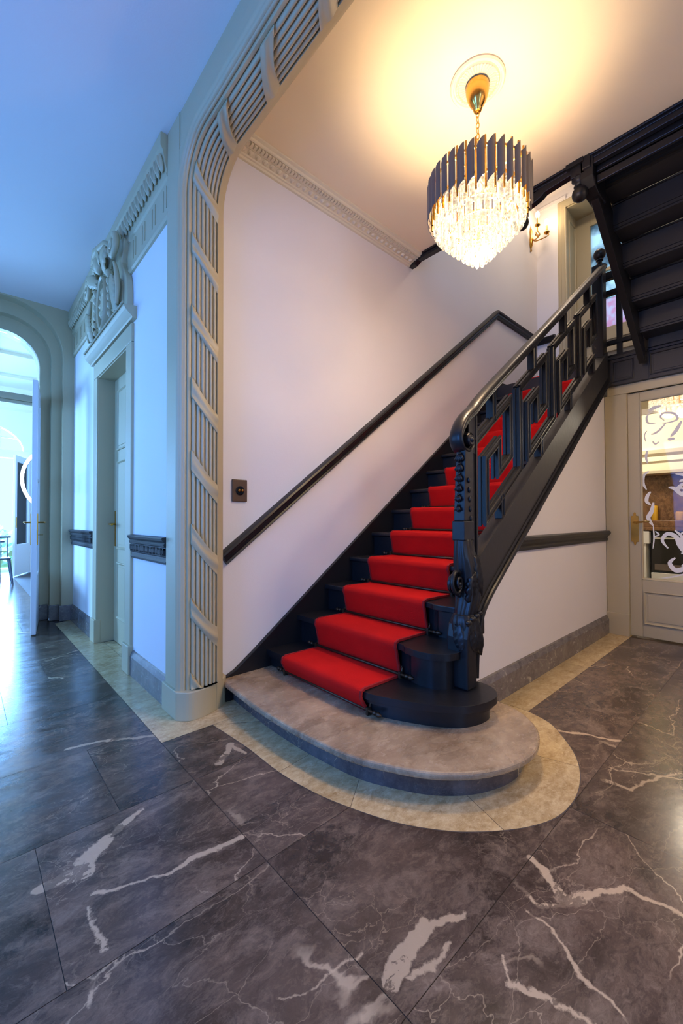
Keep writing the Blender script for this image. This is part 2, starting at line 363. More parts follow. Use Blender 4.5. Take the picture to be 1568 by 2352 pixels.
# ------------------------------------------------------------------ FLOOR
def tile_mesh(name, polys, m, z, parent=None, thick=0):
    bm = B(); lay = bm.faces.layers.float_color.new('tile') if False else None
    me = bpy.data.meshes.new(name); V = []; Fc = []
    for poly in polys:
        i0 = len(V); V += [(p[0], p[1], z) for p in poly]; Fc.append(list(range(i0, i0+len(poly))))
    bm.free(); me.from_pydata(V, [], Fc); me.materials.append(m)
    at = me.attributes.new('tile', 'FLOAT_COLOR', 'CORNER'); k = 0
    for f in me.polygons:
        c = (random.random(), random.random(), random.random(), 1)
        for li in f.loop_indices: at.data[li].color = c
    o = bpy.data.objects.new(name, me); C.objects.link(o)
    if parent: o.parent = parent
    return o
floor = struct(link('floor', bx(-4.0, 9.5, -3.6, 11.2, -.2, -.004), GROUT))
g_ = .0009
def rect(x0, x1, y0, y1): return [(x0+g_, y0+g_), (x1-g_, y0+g_), (x1-g_, y1-g_), (x0+g_, y1-g_)]
tiles = []
ys = [.595+.568*k for k in range(-8, 20)]
for j, y in enumerate(ys[:-1]):
    y1 = ys[j+1]; off = (.19, .45, -.20)[j % 3]
    if y < 11:
        xs = [.733]; x = off+.0
        while x > -4: xs.append(x); x -= .93
        for a, b in zip(xs[:-1], xs[1:]):
            if a-b > .05: tiles.append(rect(b, a, y, min(y1, 11.1)))
for j, y in enumerate([.595-.568*k for k in range(0, 7)]):
    y1 = y; y0 = y-.568; x = .733; xs = [x]; st = (1.717, 1.25, .98)[j % 3]
    while st < 4.7: xs.append(st); st += .94
    xs.append(4.75)
    for a, b in zip(xs[:-1], xs[1:]): tiles.append(rect(a, b, y0, y1))
for a, b in ((.733, 1.75), (1.75, 2.685), (2.685, 3.66), (3.66, 4.75)): tiles.append(rect(a, b, .595, 1.163))
for y0, y1 in ((1.163, 1.727), (1.727, 2.119)): tiles.append(rect(.733, 1.3, y0, y1))
kx = 4.75
while kx < 9.3:
    for yy in range(-3, 7): tiles.append(rect(kx, kx+.9, yy*.57, yy*.57+.57))
    kx += .9
o = tile_mesh('marble_tiles', tiles, MARBLE, 0.0, floor); o['label'] = 'grey brown veined marble floor tiles'
outer = [(.999, 2.119), (1.022, 1.80), (1.026, 1.53), (1.05, 1.34), (1.088, 1.195), (1.162, 1.004), (1.245, .874), (1.336, .776), (1.479, .669), (1.629, .607), (1.796, .600), (1.963, .638), (2.107, .705), (2.247, .812), (2.34, .91), (2.387, 1.040)]
oc = catmull(outer, 5)
cuts = [0, 10, 21, 38, 57, len(oc)-1]; inl = []
cx_, cy_ = 1.75, 1.6
for a, b in zip(cuts[:-1], cuts[1:]):
    seg = oc[a:b+1]
    if b == len(oc)-1: inl.append([(p[0], p[1]) for p in seg]+[(2.387, 1.30), (2.0, 1.30), (cx_+(seg[0][0]-cx_)*.3, cy_+(seg[0][1]-cy_)*.3)]); continue
    inl.append([(p[0], p[1]) for p in seg]+[(cx_+(seg[-1][0]-cx_)*.3, cy_+(seg[-1][1]-cy_)*.3), (cx_+(seg[0][0]-cx_)*.3, cy_+(seg[0][1]-cy_)*.3)])
def shrink(poly, d=.0012):
    c = Vector((sum(p[0] for p in poly)/len(poly), sum(p[1] for p in poly)/len(poly))); out = []
    for p in poly:
        v = Vector(p)-c; out.append(tuple(c+v*(1-d/max(v.length, .01))))
    return out
inl = [shrink(p) for p in inl]+[[(1.001, 2.1178), (1.40, 2.1178), (1.40, 1.85)]]
inl += [rect(2.388, 3.4, 1.042, 1.3), rect(3.4, 4.70, 1.042, 1.3)]
inl += [rect(.733, 1.3, 2.119, 2.7), rect(.733, 1.15, 2.7, 3.42), rect(.733, .95, 3.42, 4.2), rect(.95, 1.2, 3.3, 4.2), rect(.733, .95, 4.2, 5.05), [(.733, 5.05), (1.0, 5.05), (1.0, 5.45), (.733, 5.30)]]
o = tile_mesh('limestone_border', inl, SAND, .0008, floor); o['label'] = 'cream limestone border following the step and walls'
# thin grout under the border
bo = [(p[0]-.0, p[1]) for p in oc]
o = tile_mesh('border_joint', [[oc[i], oc[i+1], (cx_+(oc[i+1][0]-cx_)*1.003, cy_+(oc[i+1][1]-cy_)*1.003), (cx_+(oc[i][0]-cx_)*1.003, cy_+(oc[i][1]-cy_)*1.003)] for i in range(len(oc)-1)], GROUT, .0006, floor)

# ------------------------------------------------------------------ WALLS
def wall(name, boxes, m=WHITE):
    bm = B()
    for b in boxes: box(bm, *b)
    return struct(link(name, bm, m))
wall('wall_left', [(WX, 1.25, 2.45, 3.33, 0, ZC+.1), (WX, 1.25, 4.23, 5.45, 0, ZC+.1), (WX, 1.25, 3.33, 4.23, 2.38, ZC+.1)])
wall('wall_stair', [(1.10, 6.1, WY, 2.75, 0, 5.7)])
wall('wall_under_stair', [(1.98, DX+.02, RY, RY+.12, 0, 1.0)] )
# sloping part of the wall under the stair (top follows the string board)
bm = prism(B(), [(2.0, .02), (4.62, .02), (4.62, 2.45), (2.30, .745*2.30-.93), (2.06, .50)], XZ, RY, RY+.1); o = struct(link('wall_under_stair', bm, WHITE))
bpy.data.objects.remove(bpy.data.objects['wall_under_stair'])
o.name = 'wall_under_stair'
wall('wall_back', [(5.9, 6.35, 2.0, 2.75, 2.6, 5.7), (5.9, 6.35, -1.0, .75, 2.6, 5.7), (5.9, 6.35, .75, 2.0, 5.24, 5.7), (6.325, 6.36, .75, 2.0, 2.4, 3.48)])
wall('wall_door', [(DX, DX+.25, 1.056, 2.36, 0, 2.44), (DX, DX+.25, -2.0, .19, 0, 3.5), (DX, DX+.25, .19, 1.056, 2.268, 2.44)])
wall('wall_front', [(.885, 4.9, -2.1, -1.9, 0, 3.6)])
wall('wall_upper', [(ex, 4.6, -.45, -.30, 3.5, 5.7), (4.6, 6.1, -.45, -.30, 2.66, 5.7), (ex-.4, ex+.0, -.45, 2.75, 5.2, 5.7)])
wall('ceiling', [(AX1-.02, ex, -2.1, 2.5, ZH, ZH+.28), (ex, 4.9, -2.1, -.30, ZH, ZH+.28)], CEIL)
wall('ceiling_corridor', [(-1.7, AX0+.02, -3.6, 5.45, ZC, ZC+.2)], WHITE)
wall('ceiling_upper', [(ex-3, 6.4, -.5, 2.8, 5.62, 5.8)], WHITE)
wall('wall_corridor_left', [(-1.9, -1.6, -3.6, .5, 0, ZC), (-1.9, -1.6, 1.9, 3.2, 0, ZC), (-1.9, -1.6, 4.6, 5.4, 0, ZC), (-1.9, -1.6, .5, 1.9, 0, .7), (-1.9, -1.6, .5, 1.9, 2.75, ZC), (-1.9, -1.6, 3.2, 4.6, 0, .7), (-1.9, -1.6, 3.2, 4.6, 2.75, ZC)])
wall('wall_entrance', [(-1.9, -.7, -3.6, -3.4, 0, ZC), (1.9, 3.0, -3.6, -3.4, 0, ZC), (-.7, 1.9, -3.6, -3.4, 2.85, ZC), (-.7, 1.9, -3.6, -3.4, 0, .5)])
wall('wall_upper_hall', [(1.0, 1.15, -.5, 2.6, 3.78, 5.7)])
# wall plane of the arch above the opening
wall('wall_arch', [(AX0+.004, AX1, -3.4, 2.40, 3.21, 3.79), (AX0+.004, AX1, -3.4, -1.75, 0, 3.3)], CREAM)
# landing slab
struct(link('landing', bx(4.66, 5.95, -.4, WY, 2.50, 2.655), BLACKM))

# ------------------------------------------------------------------ ARCH (fluted pier and soffit with wrapped ribbons)
YR, ZS, RA = 2.312, 3.200, .27
path = [(YR, .0)]+[(YR, .155)]+[(YR, .155+.25*k) for k in range(1, 11)]
path += [(YR-RA+RA*math.cos(math.radians(a)), ZS-RA+RA*math.sin(math.radians(a))) for a in range(0, 91, 9)]
path += [(YR-RA-.2*k, ZS) for k in range(1, 16)]
YL = path[-1][0]
cum = [0]
for a, b in zip(path[:-1], path[1:]): cum.append(cum[-1]+(Vector(b)-Vector(a)).length)
def at(s):
    for i in range(len(cum)-1):
        if s <= cum[i+1]:
            t = (s-cum[i])/(cum[i+1]-cum[i]); a, b = Vector(path[i]), Vector(path[i+1]); p = a.lerp(b, t)
            if YR-RA < p.x < YR and p.y > ZS-RA:
                q = Vector((p.x-(YR-RA), p.y-(ZS-RA))).normalized(); return (YR-RA+q.x*RA, ZS-RA+q.y*RA), (-q.x, -q.y)
            return (p.x, p.y), ((-1, 0) if p.y < ZS-RA+.001 else (0, -1))
    return path[-1], (0, -1)
def bulge(x): return .045*max(0, 1-((x-1.02)/.14)**2)
arch = sempty('trim_1'); arch['label'] = 'cream arch pier with fluted panel wrapped by diagonal ribbons'
pr = [(-.10, AX0), (bulge(AX0), AX0), (.012, AX0+.004), (.016, .893), (.020, .900), (.020, .903)]
for i in range(5): a = PI*i/4; pr.append((.020+.006*math.sin(a)+.0, .903+.018*i/4))
pr += [(.030, .924), (.034, .926), (.036, .938), (.034, .941), (.022+bulge(.943)*.3, .943)]
fl0, fl1, NF = .945, 1.092, 6
for i in range(NF):
    x0 = fl0+(fl1-fl0)*i/NF; wd = (fl1-fl0)/NF
    for t in (.0, .08, .25, .5, .75, .92, 1.0):
        x = x0+wd*t; d = .021*math.sqrt(max(0, 1-((t-.5)/.5)**2)); pr.append((bulge(x)-.012+d, x))
pr += [(bulge(1.094)+.0, 1.094), (bulge(1.094)+.010, 1.096), (bulge(1.11)+.008, 1.112), (bulge(1.13)+.004, 1.13), (.012, 1.146), (.0, 1.15), (-.10, 1.15)]
bm = sweep(B(), path, pr, lambda a, b, d: (d, a, b)); o = link('fluted_moulding', bm, CREAM, arch, smooth=True, auto=.9)
for k in range(-1, 13):
    s0 = .155+.508+.412*k; rows = []; bm = B(); NU, NV = 14, 8
    top = []; bot = []
    for i in range(NU+1):
        u = i/NU; x = .941+(1.096-.941)*u; rt = []; rb = []
        for j in range(NV+1):
            v = j/NV; s = s0-.185*u-.025*math.sin(u*PI)-.112*v*(1-.12*math.sin(u*PI))
            s = max(.16, s)
            (py, pz), (ny, nz) = at(s)
            h = bulge(x)+.020+.004*math.sin(v*PI*3.2+u*2.2+k)+.003*math.sin(u*5+v*7)-.006*(abs(v-.5)*2)**4
            rt.append(bm.verts.new((x, py+ny*h, pz+nz*h))); rb.append(bm.verts.new((x, py+ny*(bulge(x)-.006), pz+nz*(bulge(x)-.006))))
        top.append(rt); bot.append(rb)
    for i in range(NU):
        for j in range(NV): bm.faces.new((top[i][j], top[i+1][j], top[i+1][j+1], top[i][j+1]))
        for j in (0, NV): bm.faces.new((top[i][j], top[i+1][j], bot[i+1][j], bot[i][j]))
    for i in (0, NU):
        for j in range(NV): bm.faces.new((top[i][j], top[i][j+1], bot[i][j+1], bot[i][j]))
    link('ribbon', bm, CREAM, arch, smooth=True, auto=.9)
# corridor face of the arch: rounded frame band
o = link('corridor_face', bx(AX0-.001, AX0+.05, YR, 2.495, .0, ZC), CREAM, arch, bevel=.002)
bm = sweep(B(), path[1:], [(-.012, AX0-.012), (.002, AX0-.006), (.010, AX0+.006), (.012, AX0+.02), (-.03, AX0+.02), (-.03, AX0-.004)], lambda a, b, d: (d, a, b)); link('edge_roll', bm, CREAM, arch, smooth=True, auto=.9)
pl = [(.868, 2.51), (.868, 2.299)]+catmull([(.872, 2.290), (.932, 2.236), (1.039, 2.247), (1.15, 2.305), (1.19, 2.345)], 6)+[(1.195, 2.42), (1.195, 2.51)]
bm = prism(B(), pl, XY, 0, .155); link('plinth', bm, CREAM, arch, bevel=.004)

# ------------------------------------------------------------------ BASEBOARDS, CHAIR RAILS, CORNICES
bprof = [(0, 0), (.022, 0), (.022, .135), (.016, .150), (.008, .168), (0, .175)]
def baseboard(name, path2, m=MARBLEB):
    # path on XY, profile grows to the left normal
    bm = B(); prof = [(w, z) for w, z in bprof]
    sweep(bm, path2, prof, lambda a, b, d: (a, b, d)); return struct(link(name, bm, m))
baseboard('baseboard_left', [(WX, 2.50), (WX, 3.21)])
baseboard('baseboard_left_far', [(WX, 4.37), (WX, 5.40)])
baseboard('baseboard_under_stair', [(4.60, RY), (2.02, RY)][::1])
# moulding profiles (w out of wall, z)
rail = [(0, .83), (.018, .832), (.022, .845), (.014, .858), (.014, .872), (.020, .880), (.020, .932), (.030, .938), (.034, .950), (.026, .960), (.040, .972), (.046, .985), (.042, .992), (0, .995)]
def dado(name, y0, y1):
    e = sempty(name); e['label'] = 'dark carved chair rail on the corridor wall'
    link('moulding', sweep(B(), [(WX, y0), (WX, y1)], rail, lambda a, b, d: (a, b, d)), BLACKM, e)
    bm = B(); y = y0+.012
    while y < y1-.015:
        box(bm, WX-.030, WX-.018, y, y+.006, .884, .928); box(bm, WX-.030, WX-.018, y, y+.017, .918, .928); box(bm, WX-.030, WX-.018, y+.011, y+.017, .896, .922); y += .026
    link('fret_band', bm, BLACKM, e); return e
dado('trim_2', 2.50, 3.185); dado('trim_3', 4.38, 5.37)
e = sempty('trim_4'); e['label'] = 'black moulded rail on the wall under the stair'
rp = [(0, .895), (.016, .898), (.020, .915), (.014, .925), (.022, .94), (.036, .955), (.044, .968), (.040, .985), (.030, .992), (0, .994)]
link('moulding', sweep(B(), [(4.60, RY), (2.52, RY)], [(w, z-.012) for w, z in rp], lambda a, b, d: (a, b, d)), BLACK, e)
# corridor cornice
def cornice(name, path2, z0, z1, m, label, proj=.06, slots=True, eggs=.062, flat=False):
    e = sempty(name); e['label'] = label; H = z1-z0
    p = [(0, z0), (.012, z0+.005), (.020, z0+.02), (.020, z0+.035), (.012, z0+.045), (.012, z0+.48*H), (.022, z0+.50*H), (.026, z0+.53*H), (.020, z0+.56*H), (.026, z0+.60*H), (proj*.72, z0+.76*H), (proj*.76, z0+.79*H), (proj, z0+.84*H), (proj*1.0, z0+.99*H), (proj*.9, z1), (0, z1)]
    if flat: p = [(0, z0), (.014, z0+.002), (.020, z0+.014), (.030, z0+.016), (.034, z0+.024), (.074, z0+.034), (.080, z0+.030), (.086, z0+.036), (.120, z0+.042), (.126, z0+.036), (.134, z0+.040), (.138, z0+.052), (proj, z0+.056), (proj, z1), (0, z1)]
    link('moulding', sweep(B(), path2, p, lambda a, b, d: (a, b, d)), m, e)
    a, b = Vector(path2[0]), Vector(path2[-1]); L = (b-a).length; t = (b-a)/L; nn = Vector((-t.y, t.x))
    bm = B(); s = .04
    while s < L-.03:
        q = a+t*s
        # egg in its cup
        for k in range(2):
            w = .020 if k == 0 else .010
            ww = eggs*.40 if k == 0 else eggs*.24
            n0 = len(bm.verts); ball(bm, (0, 0, 0), 1, 1, 1, 1, 10); bm.verts.ensure_lookup_table()
            for v in bm.verts[n0:]:
                c = v.co.copy(); off = c.x*ww; dep = c.y*(.016 if k == 0 else .026); zz = c.z*H*(.105 if k == 0 else .088)
                if flat: pos = q+t*off+nn*(.053+c.z*(.020 if k == 0 else .016)); v.co = Vector((pos.x, pos.y, z0+.030+c.y*(.008 if k == 0 else .014))); continue
                pos = q+t*off+nn*(.026+.30*proj+dep+(c.z*.16*proj)); v.co = Vector((pos.x, pos.y, z0+.68*H+zz))
        dq = q+t*eggs*.5; box(bm, dq.x-.004, dq.x+.004, dq.y-.004, dq.y+.004, z0+.60*H, z0+.74*H)
        for v in bm.verts[-8:]: v.co += Vector((nn.x, nn.y, 0))*(.026+.3*proj)
        s += eggs
    link('egg_and_dart', bm, m, e, smooth=True, auto=.7)
    if flat:
        bm = B(); s = .02
        while s < L-.02: q = a+t*s+nn*.104; box(bm, q.x-.008, q.x+.008, q.y-.014, q.y+.014, z0+.028, z0+.042); s += .026
        link('dentil_row', bm, m, e)
    if slots:
        bm = B(); s = .03
        while s < L-.05:
            q = a+t*s; 
            for o_ in (0, .055):
                p0 = q+t*o_; box(bm, p0.x-.003, p0.x+.003, p0.y-.003, p0.y+.003, z0+.16*H, z0+.42*H)
                for v in bm.verts[-8:]: v.co += Vector((nn.x, nn.y, 0))*.013
            s += .20
        link('frieze_slots', bm, BRONZE if False else CREAM, e)
    return e
cornice('trim_5', [(WX, 2.50), (WX, 5.40)], 2.90, ZC, CREAM, 'cream corridor cornice with egg and dart band', .06)
cornice('trim_6', [(ex, WY), (AX1, WY)], 3.432, ZH, LCREAM, 'warm cream cornice with egg and dart above the stair wall', .155, slots=False, eggs=.055, flat=True)
# black fascia along the stairwell opening
def fas(name, x0, x1, y0, y1, z0, z1, m=BLACK): return None

# ------------------------------------------------------------------ CORRIDOR DOOR (door_1) with surround
d1 = sempty('door_1'); d1['label'] = 'cream panelled door in deep moulded frame'
def frame_bar(bm, y0, y1, z0, z1): box(bm, AX0, WX+.01, y0, y1, z0, z1)
bm = B()
for y0, y1 in ((3.20, 3.335), (4.225, 4.36)): frame_bar(bm, y0, y1, .20, 2.384)
frame_bar(bm, 3.20, 4.36, 2.385, 2.52)
link('frame', bm, CREAM, d1, bevel=.006)
bm = B()
for y0, y1 in ((3.185, 3.345), (4.215, 4.375)): box(bm, AX0-.016, WX+.02, y0, y1, 0, .205)
link('plinth_block', bm, CREAM, d1, bevel=.006)
bm = B(); box(bm, AX0+.012, 1.09, 4.218, 4.26, 0, 2.376); box(bm, AX0+.012, 1.09, 3.30, 3.342, 0, 2.376); box(bm, AX0+.012, 1.09, 3.30, 4.26, 2.374, 2.40); link('jamb', bm, CREAM, d1)
lf = link('door_leaf', bx(1.03, 1.07, 3.343, 4.217, .006, 2.373), CREAM, d1)
def panel(parent, yz, x, m=CREAM, dx=-1, w=.02, name='raised_panel', d=.010):
    (y0, y1, z0, z1) = yz; bm = B()
    pth = [(y0, z0), (y1, z0), (y1, z1), (y0, z1)]
    sweep(bm, pth, [(0, x), (0, x+dx*d), (w*.4, x+dx*d*1.3), (w*.7, x+dx*d*.6), (w, x)], lambda a, b, c: (c, a, b), closed=True)
    box(bm, min(x, x+dx*d*.5), max(x, x+dx*d*.5), y0+w*2, y1-w*2, z0+w*2, z1-w*2)
    return link(name, bm, m, parent, bevel=.002)
for yy in ((3.45, 3.74), (3.82, 4.11)):
    for zz in ((.22, .72), (.84, 1.62), (1.72, 2.26)): panel(lf, (yy[0], yy[1], zz[0], zz[1]), 1.03)
hd = B(); box(hd, 1.020, 1.030, 4.135, 4.17, .86, 1.18); tube(hd, [(1.03, 4.15, 1.06), (.98, 4.15, 1.06), (.972, 4.14, 1.06), (.972, 4.05, 1.055)], .009, 8); h = link('door_handle', hd, BRASS, lf, bevel=.001); h['label'] = 'brass lever handle on long plate'

# ornament above the corridor door
cr = thing('overdoor_ornament', 'carved cream plaster crest with oval medallion over the corridor door', 'ornament', (AX0, 3.78, 2.53))
crown = [(0, 0), (.03, .0), (.035, .012), (.055, .03), (.075, .05), (.085, .07), (.085, .082), (0, .09)]
link('ledge', sweep(B(), [(WX, 3.14), (WX, 4.42)], [(w, z+2.53) for w, z in crown], lambda a, b, d: (a, b, d)), CREAM, cr)
bm = B(); y = 3.16
while y < 4.41: ball(bm, (WX-.088, y, 2.625), .009, seg=8); y += .021
link('bead_row', bm, CREAM, cr, smooth=True)
# back panel with incurved sides
pts = catmull([(3.22, 2.62), (3.24, 2.85), (3.36, 3.02), (3.30, 3.16), (3.42, 3.22), (3.78, 3.26), (4.14, 3.22), (4.26, 3.16), (4.20, 3.02), (4.32, 2.85), (4.34, 2.62)], 5)
link('back_panel', prism(B(), pts, YZ, WX-.045, WX), CREAM, cr, bevel=.008)
for sgn in (-1, 1):
    bm = B()
    for i in range(7):
        y = 3.78+sgn*(.30+.026*i); box(bm, WX-.052, WX-.04, y-.006, y+.006, 2.66, 2.98-.02*i)
    link('reeding', bm, CREAM, cr, bevel=.003)
bm = B(); n0 = 0
pth = [(3.78+.135*math.cos(2*PI*i/32), 2.86+.22*math.sin(2*PI*i/32)) for i in range(32)]
sweep(bm, pth, [(0, WX-.04), (-.0, WX-.085), (.012, WX-.10), (.026, WX-.09), (.03, WX-.05)], lambda a, b, d: (d, a, b), closed=True)
sweep(bm, [(3.78+(y-3.78)*.72, 2.86+(z-2.86)*.78) for y, z in pth], [(0, WX-.04), (0, WX-.075), (.012, WX-.085), (.016, WX-.05)], lambda a, b, d: (d, a, b), closed=True)
link('oval_medallion', bm, CREAM, cr, smooth=True, auto=.8)
bm = B()
ball(bm, (WX-.06, 3.78, 2.86), 1, .028, .085, .15)
for i in range(10):
    a = i*2*PI/10; leaf(bm, (WX-.07, 3.78+.03*math.cos(a), 2.86+.05*math.sin(a)), (0, math.cos(a), 1.5*math.sin(a)), (-1, 0, 0), .10, .045, 3, .1, .004, .012)
link('medallion_relief', bm, CREAM, cr, smooth=True)
for sgn in (-1, 1):
    yc = 3.78+sgn*.36
    bm = B(); sp = spiral(0, 0, .095, .015, 1.6, PI*.5 if sgn > 0 else PI*.5)
    pth = [(yc+sgn*.04-sgn*q[0]*1.0, 3.12+q[1]*.9) for q in sp]
    arcp = [(yc+sgn*.09, 2.68), (yc+sgn*.115, 2.80), (yc+sgn*.08, 2.93), (yc+sgn*.02, 3.02)]
    tube(bm, [(WX-.085, p[0], p[1]) for p in catmull(arcp, 6)], [.012+.007*math.sin(PI*i/18) for i in range(19)], 10)
    tube(bm, [(WX-.095-.0006*i, p[0], p[1]) for i, p in enumerate(pth)], [.026-.0004*i for i in range(len(pth))], 8)
    link('scroll_volute', bm, CREAM, cr, smooth=True)
    bm = B(); leaf(bm, (WX-.07, yc+sgn*.02, 2.66), (0, sgn*.12, 1), (-1, 0, 0), .34, .11, 7, .22, .006, .03); leaf(bm, (WX-.08, 3.78+sgn*.12, 3.06), (0, sgn*1, .55), (-1, 0, .1), .28, .12, 5, .3, .006, .04)
    link('acanthus_leaf', bm, CREAM, cr, smooth=True)
    bm = B()
    for i in range(6): ball(bm, (WX-.075, 3.78+sgn*.205+sgn*.006*i, 3.02-.066*i), .030-.0015*i, 1, .8, 1.15, 10)
    link('garland', bm, CREAM, cr, smooth=True)
bm = B(); ball(bm, (WX-.10, 3.78, 3.16), 1, .05, .07, .07); 
for a in (-70, -35, 0, 35, 70):
    r = math.radians(a); leaf(bm, (WX-.09, 3.78, 3.14), (-.15, math.sin(r), math.cos(r)), (-1, 0, .1), .19, .085, 4, .3, .006, .02)
tube(bm, [(WX-.06, 3.50, 3.20), (WX-.10, 3.60, 3.245), (WX-.12, 3.78, 3.255), (WX-.10, 3.96, 3.245), (WX-.06, 4.06, 3.20)], [.02, .03, .036, .03, .02], 10)
link('shell_crest', bm, CREAM, cr, smooth=True)

# ------------------------------------------------------------------ FAR ARCH of the corridor
def roundrect(x1, zt, r, xc=-.35, dz=0):
    R = [(x1-r+r*math.cos(math.radians(a)), zt-r+r*math.sin(math.radians(a))) for a in range(0, 91, 10)]
    Lf = [(2*xc-p[0], p[1]) for p in R[::-1]]
    return [(x1, 0)]+R+Lf+[(2*xc-x1, 0)]
def archring(outer_, inner_, y0, y1, name, m=CREAM, parent=None):
    bm = B(); n = len(outer_); 
    A0 = [bm.verts.new((p[0], y0, p[1])) for p in outer_]; A1 = [bm.verts.new((p[0], y0, p[1])) for p in inner_]
    B1 = [bm.verts.new((p[0], y1, p[1])) for p in inner_]
    for i in range(n-1):
        bm.faces.new((A0[i], A0[i+1], A1[i+1], A1[i])); bm.faces.new((A1[i], A1[i+1], B1[i+1], B1[i]))
    return link(name, bm, m, parent)
far = sempty('trim_7'); far['label'] = 'stepped cream arch at the far end of the corridor'
o1, o2, o3 = roundrect(.803, 3.385, .50), roundrect(.712, 3.25, .40), roundrect(.618, 3.11, .33)
sq = [(.91, 0)]+[(.91, .4*k) for k in range(1, 8)]+[(.91, 3.0), (.91, 3.39)]+[(.80, ZC)]
def outerrect(pts, x1, zt, xc=-.35):
    out = []
    for p in pts:
        dx_, dz_ = p[0]-xc, p[1]-1.5; 
        s_ = min(abs((x1-xc)/dx_) if dx_ else 9e9, abs((zt-1.5)/dz_) if dz_ > 0 else 9e9)
        out.append((xc+dx_*s_, 1.5+dz_*s_ if dz_ > 0 else 0))
    return out
archring(outerrect(o1, WX+.01, ZC), o1, 5.38, 5.50, 'outer_step', CREAM, far)
archring(o1, o2, 5.50, 5.60, 'middle_step', CREAM, far); archring(o2, o3, 5.60, 5.80, 'inner_step', CREAM, far)
bm = B(); box(bm, .78, WX, 5.37, 5.40, 0, .17); box(bm, .70, .80, 5.46, 5.50, 0, .17); box(bm, .60, .71, 5.57, 5.60, 0, .17); link('marble_base', bm, MARBLEB, far, bevel=.008)
wall('wall_far', [(.66, 3.6, 5.72, 5.82, 0, 4.3), (-3.7, -1.36, 5.72, 5.82, 0, 4.3), (-1.359, .659, 5.72, 5.82, 3.13, 4.3), (WX, 1.25, 5.38, 5.60, 0, ZC+.1), (-1.9, -1.5, 5.38, 5.6, 0, ZC)])
tr = sempty('trim_8'); tr['label'] = 'cream transom bar across the far arch'
bm = B(); box(bm, -1.32, .62, 5.60, 5.68, 2.385, 2.455); box(bm, -1.32, .62, 5.62, 5.66, 2.35, 2.385); link('transom', bm, CREAM, tr, bevel=.006)
link('glass_pane', prism(B(), [(p[0], p[1]) for p in roundrect(.60, 3.10, .32) if p[1] > 2.0]+[(-1.3, 2.45), (.6, 2.45)], XZ, 5.655, 5.661), GLASS, tr)

# open glazed leaf (door_2)
d2 = sempty('door_2', (.612, 5.63, 0)); d2['label'] = 'open white glazed door leaf seen edge on'
hx, hy, fx, fy = .612, 5.63, .505, 4.885
tv = Vector((fx-hx, fy-hy)); L2 = tv.length; tv.normalize(); nv = Vector((tv.y, -tv.x))
def dl(bm, s0, s1, t0, t1, z0, z1):
    n0 = len(bm.verts); box(bm, s0, s1, t0, t1, z0, z1); bm.verts.ensure_lookup_table()
    for v in bm.verts[n0:]:
        c = v.co.copy(); v.co = Vector((hx+tv.x*c.x+nv.x*c.y, hy+tv.y*c.x+nv.y*c.y, c.z))
bm = B(); dl(bm, 0, .10, -.022, .022, .01, 2.44); dl(bm, L2-.10, L2, -.022, .022, .01, 2.44); dl(bm, .1, L2-.1, -.022, .022, 2.32, 2.44); dl(bm, .1, L2-.1, -.022, .022, .01, .55); dl(bm, .1, L2-.1, -.012, .012, 1.5, 1.53)
lf2 = link('door_leaf', bm, DOORW, d2, bevel=.004)
bm = B(); dl(bm, .1, L2-.1, -.003, .003, .55, 2.32); link('glass_pane', bm, GLASS, d2)
bm = B()
for z in (.25, 1.2, 2.1): dl(bm, -.03, .02, -.04, .04, z, z+.11)
link('hinge', bm, BRASS, d2)
bm = B()
for s_ in (-1, 1):
    dl(bm, L2-.075, L2-.045, s_*.022 if s_ > 0 else -.030, .030 if s_ > 0 else -.022, .86, 1.16)
    def P(s, t, z): return (hx+tv.x*s+nv.x*t, hy+tv.y*s+nv.y*t, z)
    tube(bm, [P(L2-.06, s_*.022, 1.075), P(L2-.06, s_*.075, 1.075), P(L2-.075, s_*.08, 1.075), P(L2-.17, s_*.078, 1.07)], .008, 8)
tube(bm, [P(L2-.06, -.022, .955), P(L2-.06, -.07, .955)], .003, 6); 
h = link('door_handle', bm, BRASS, lf2, bevel=.001); h['label'] = 'brass lever handles with a key'

# ------------------------------------------------------------------ FAR ROOM (drawing room) and garden
wall('wall_room_right', [(3.4, 3.6, 5.7, 11.0, 0, 4.3)])
wall('wall_room_left', [(-3.9, -3.7, 5.7, 6.8, 0, 4.3), (-3.9, -3.7, 9.6, 11.0, 0, 4.3), (-3.9, -3.7, 6.8, 9.6, 3.3, 4.3), (-3.9, -3.7, 6.8, 9.6, 0, .5)])
wall('ceiling_room', [(-3.9, 3.6, 5.7, 11.1, 3.75, 3.95)], LCREAM)
wx0, wx1 = -.80, 1.02
wl = []
bm = B(); box(bm, -3.9, wx0, 10.86, 11.05, 0, 3.8); box(bm, wx1, 3.6, 10.86, 11.05, 0, 3.8); box(bm, wx0, wx1, 10.86, 11.05, 2.38, 2.53); 
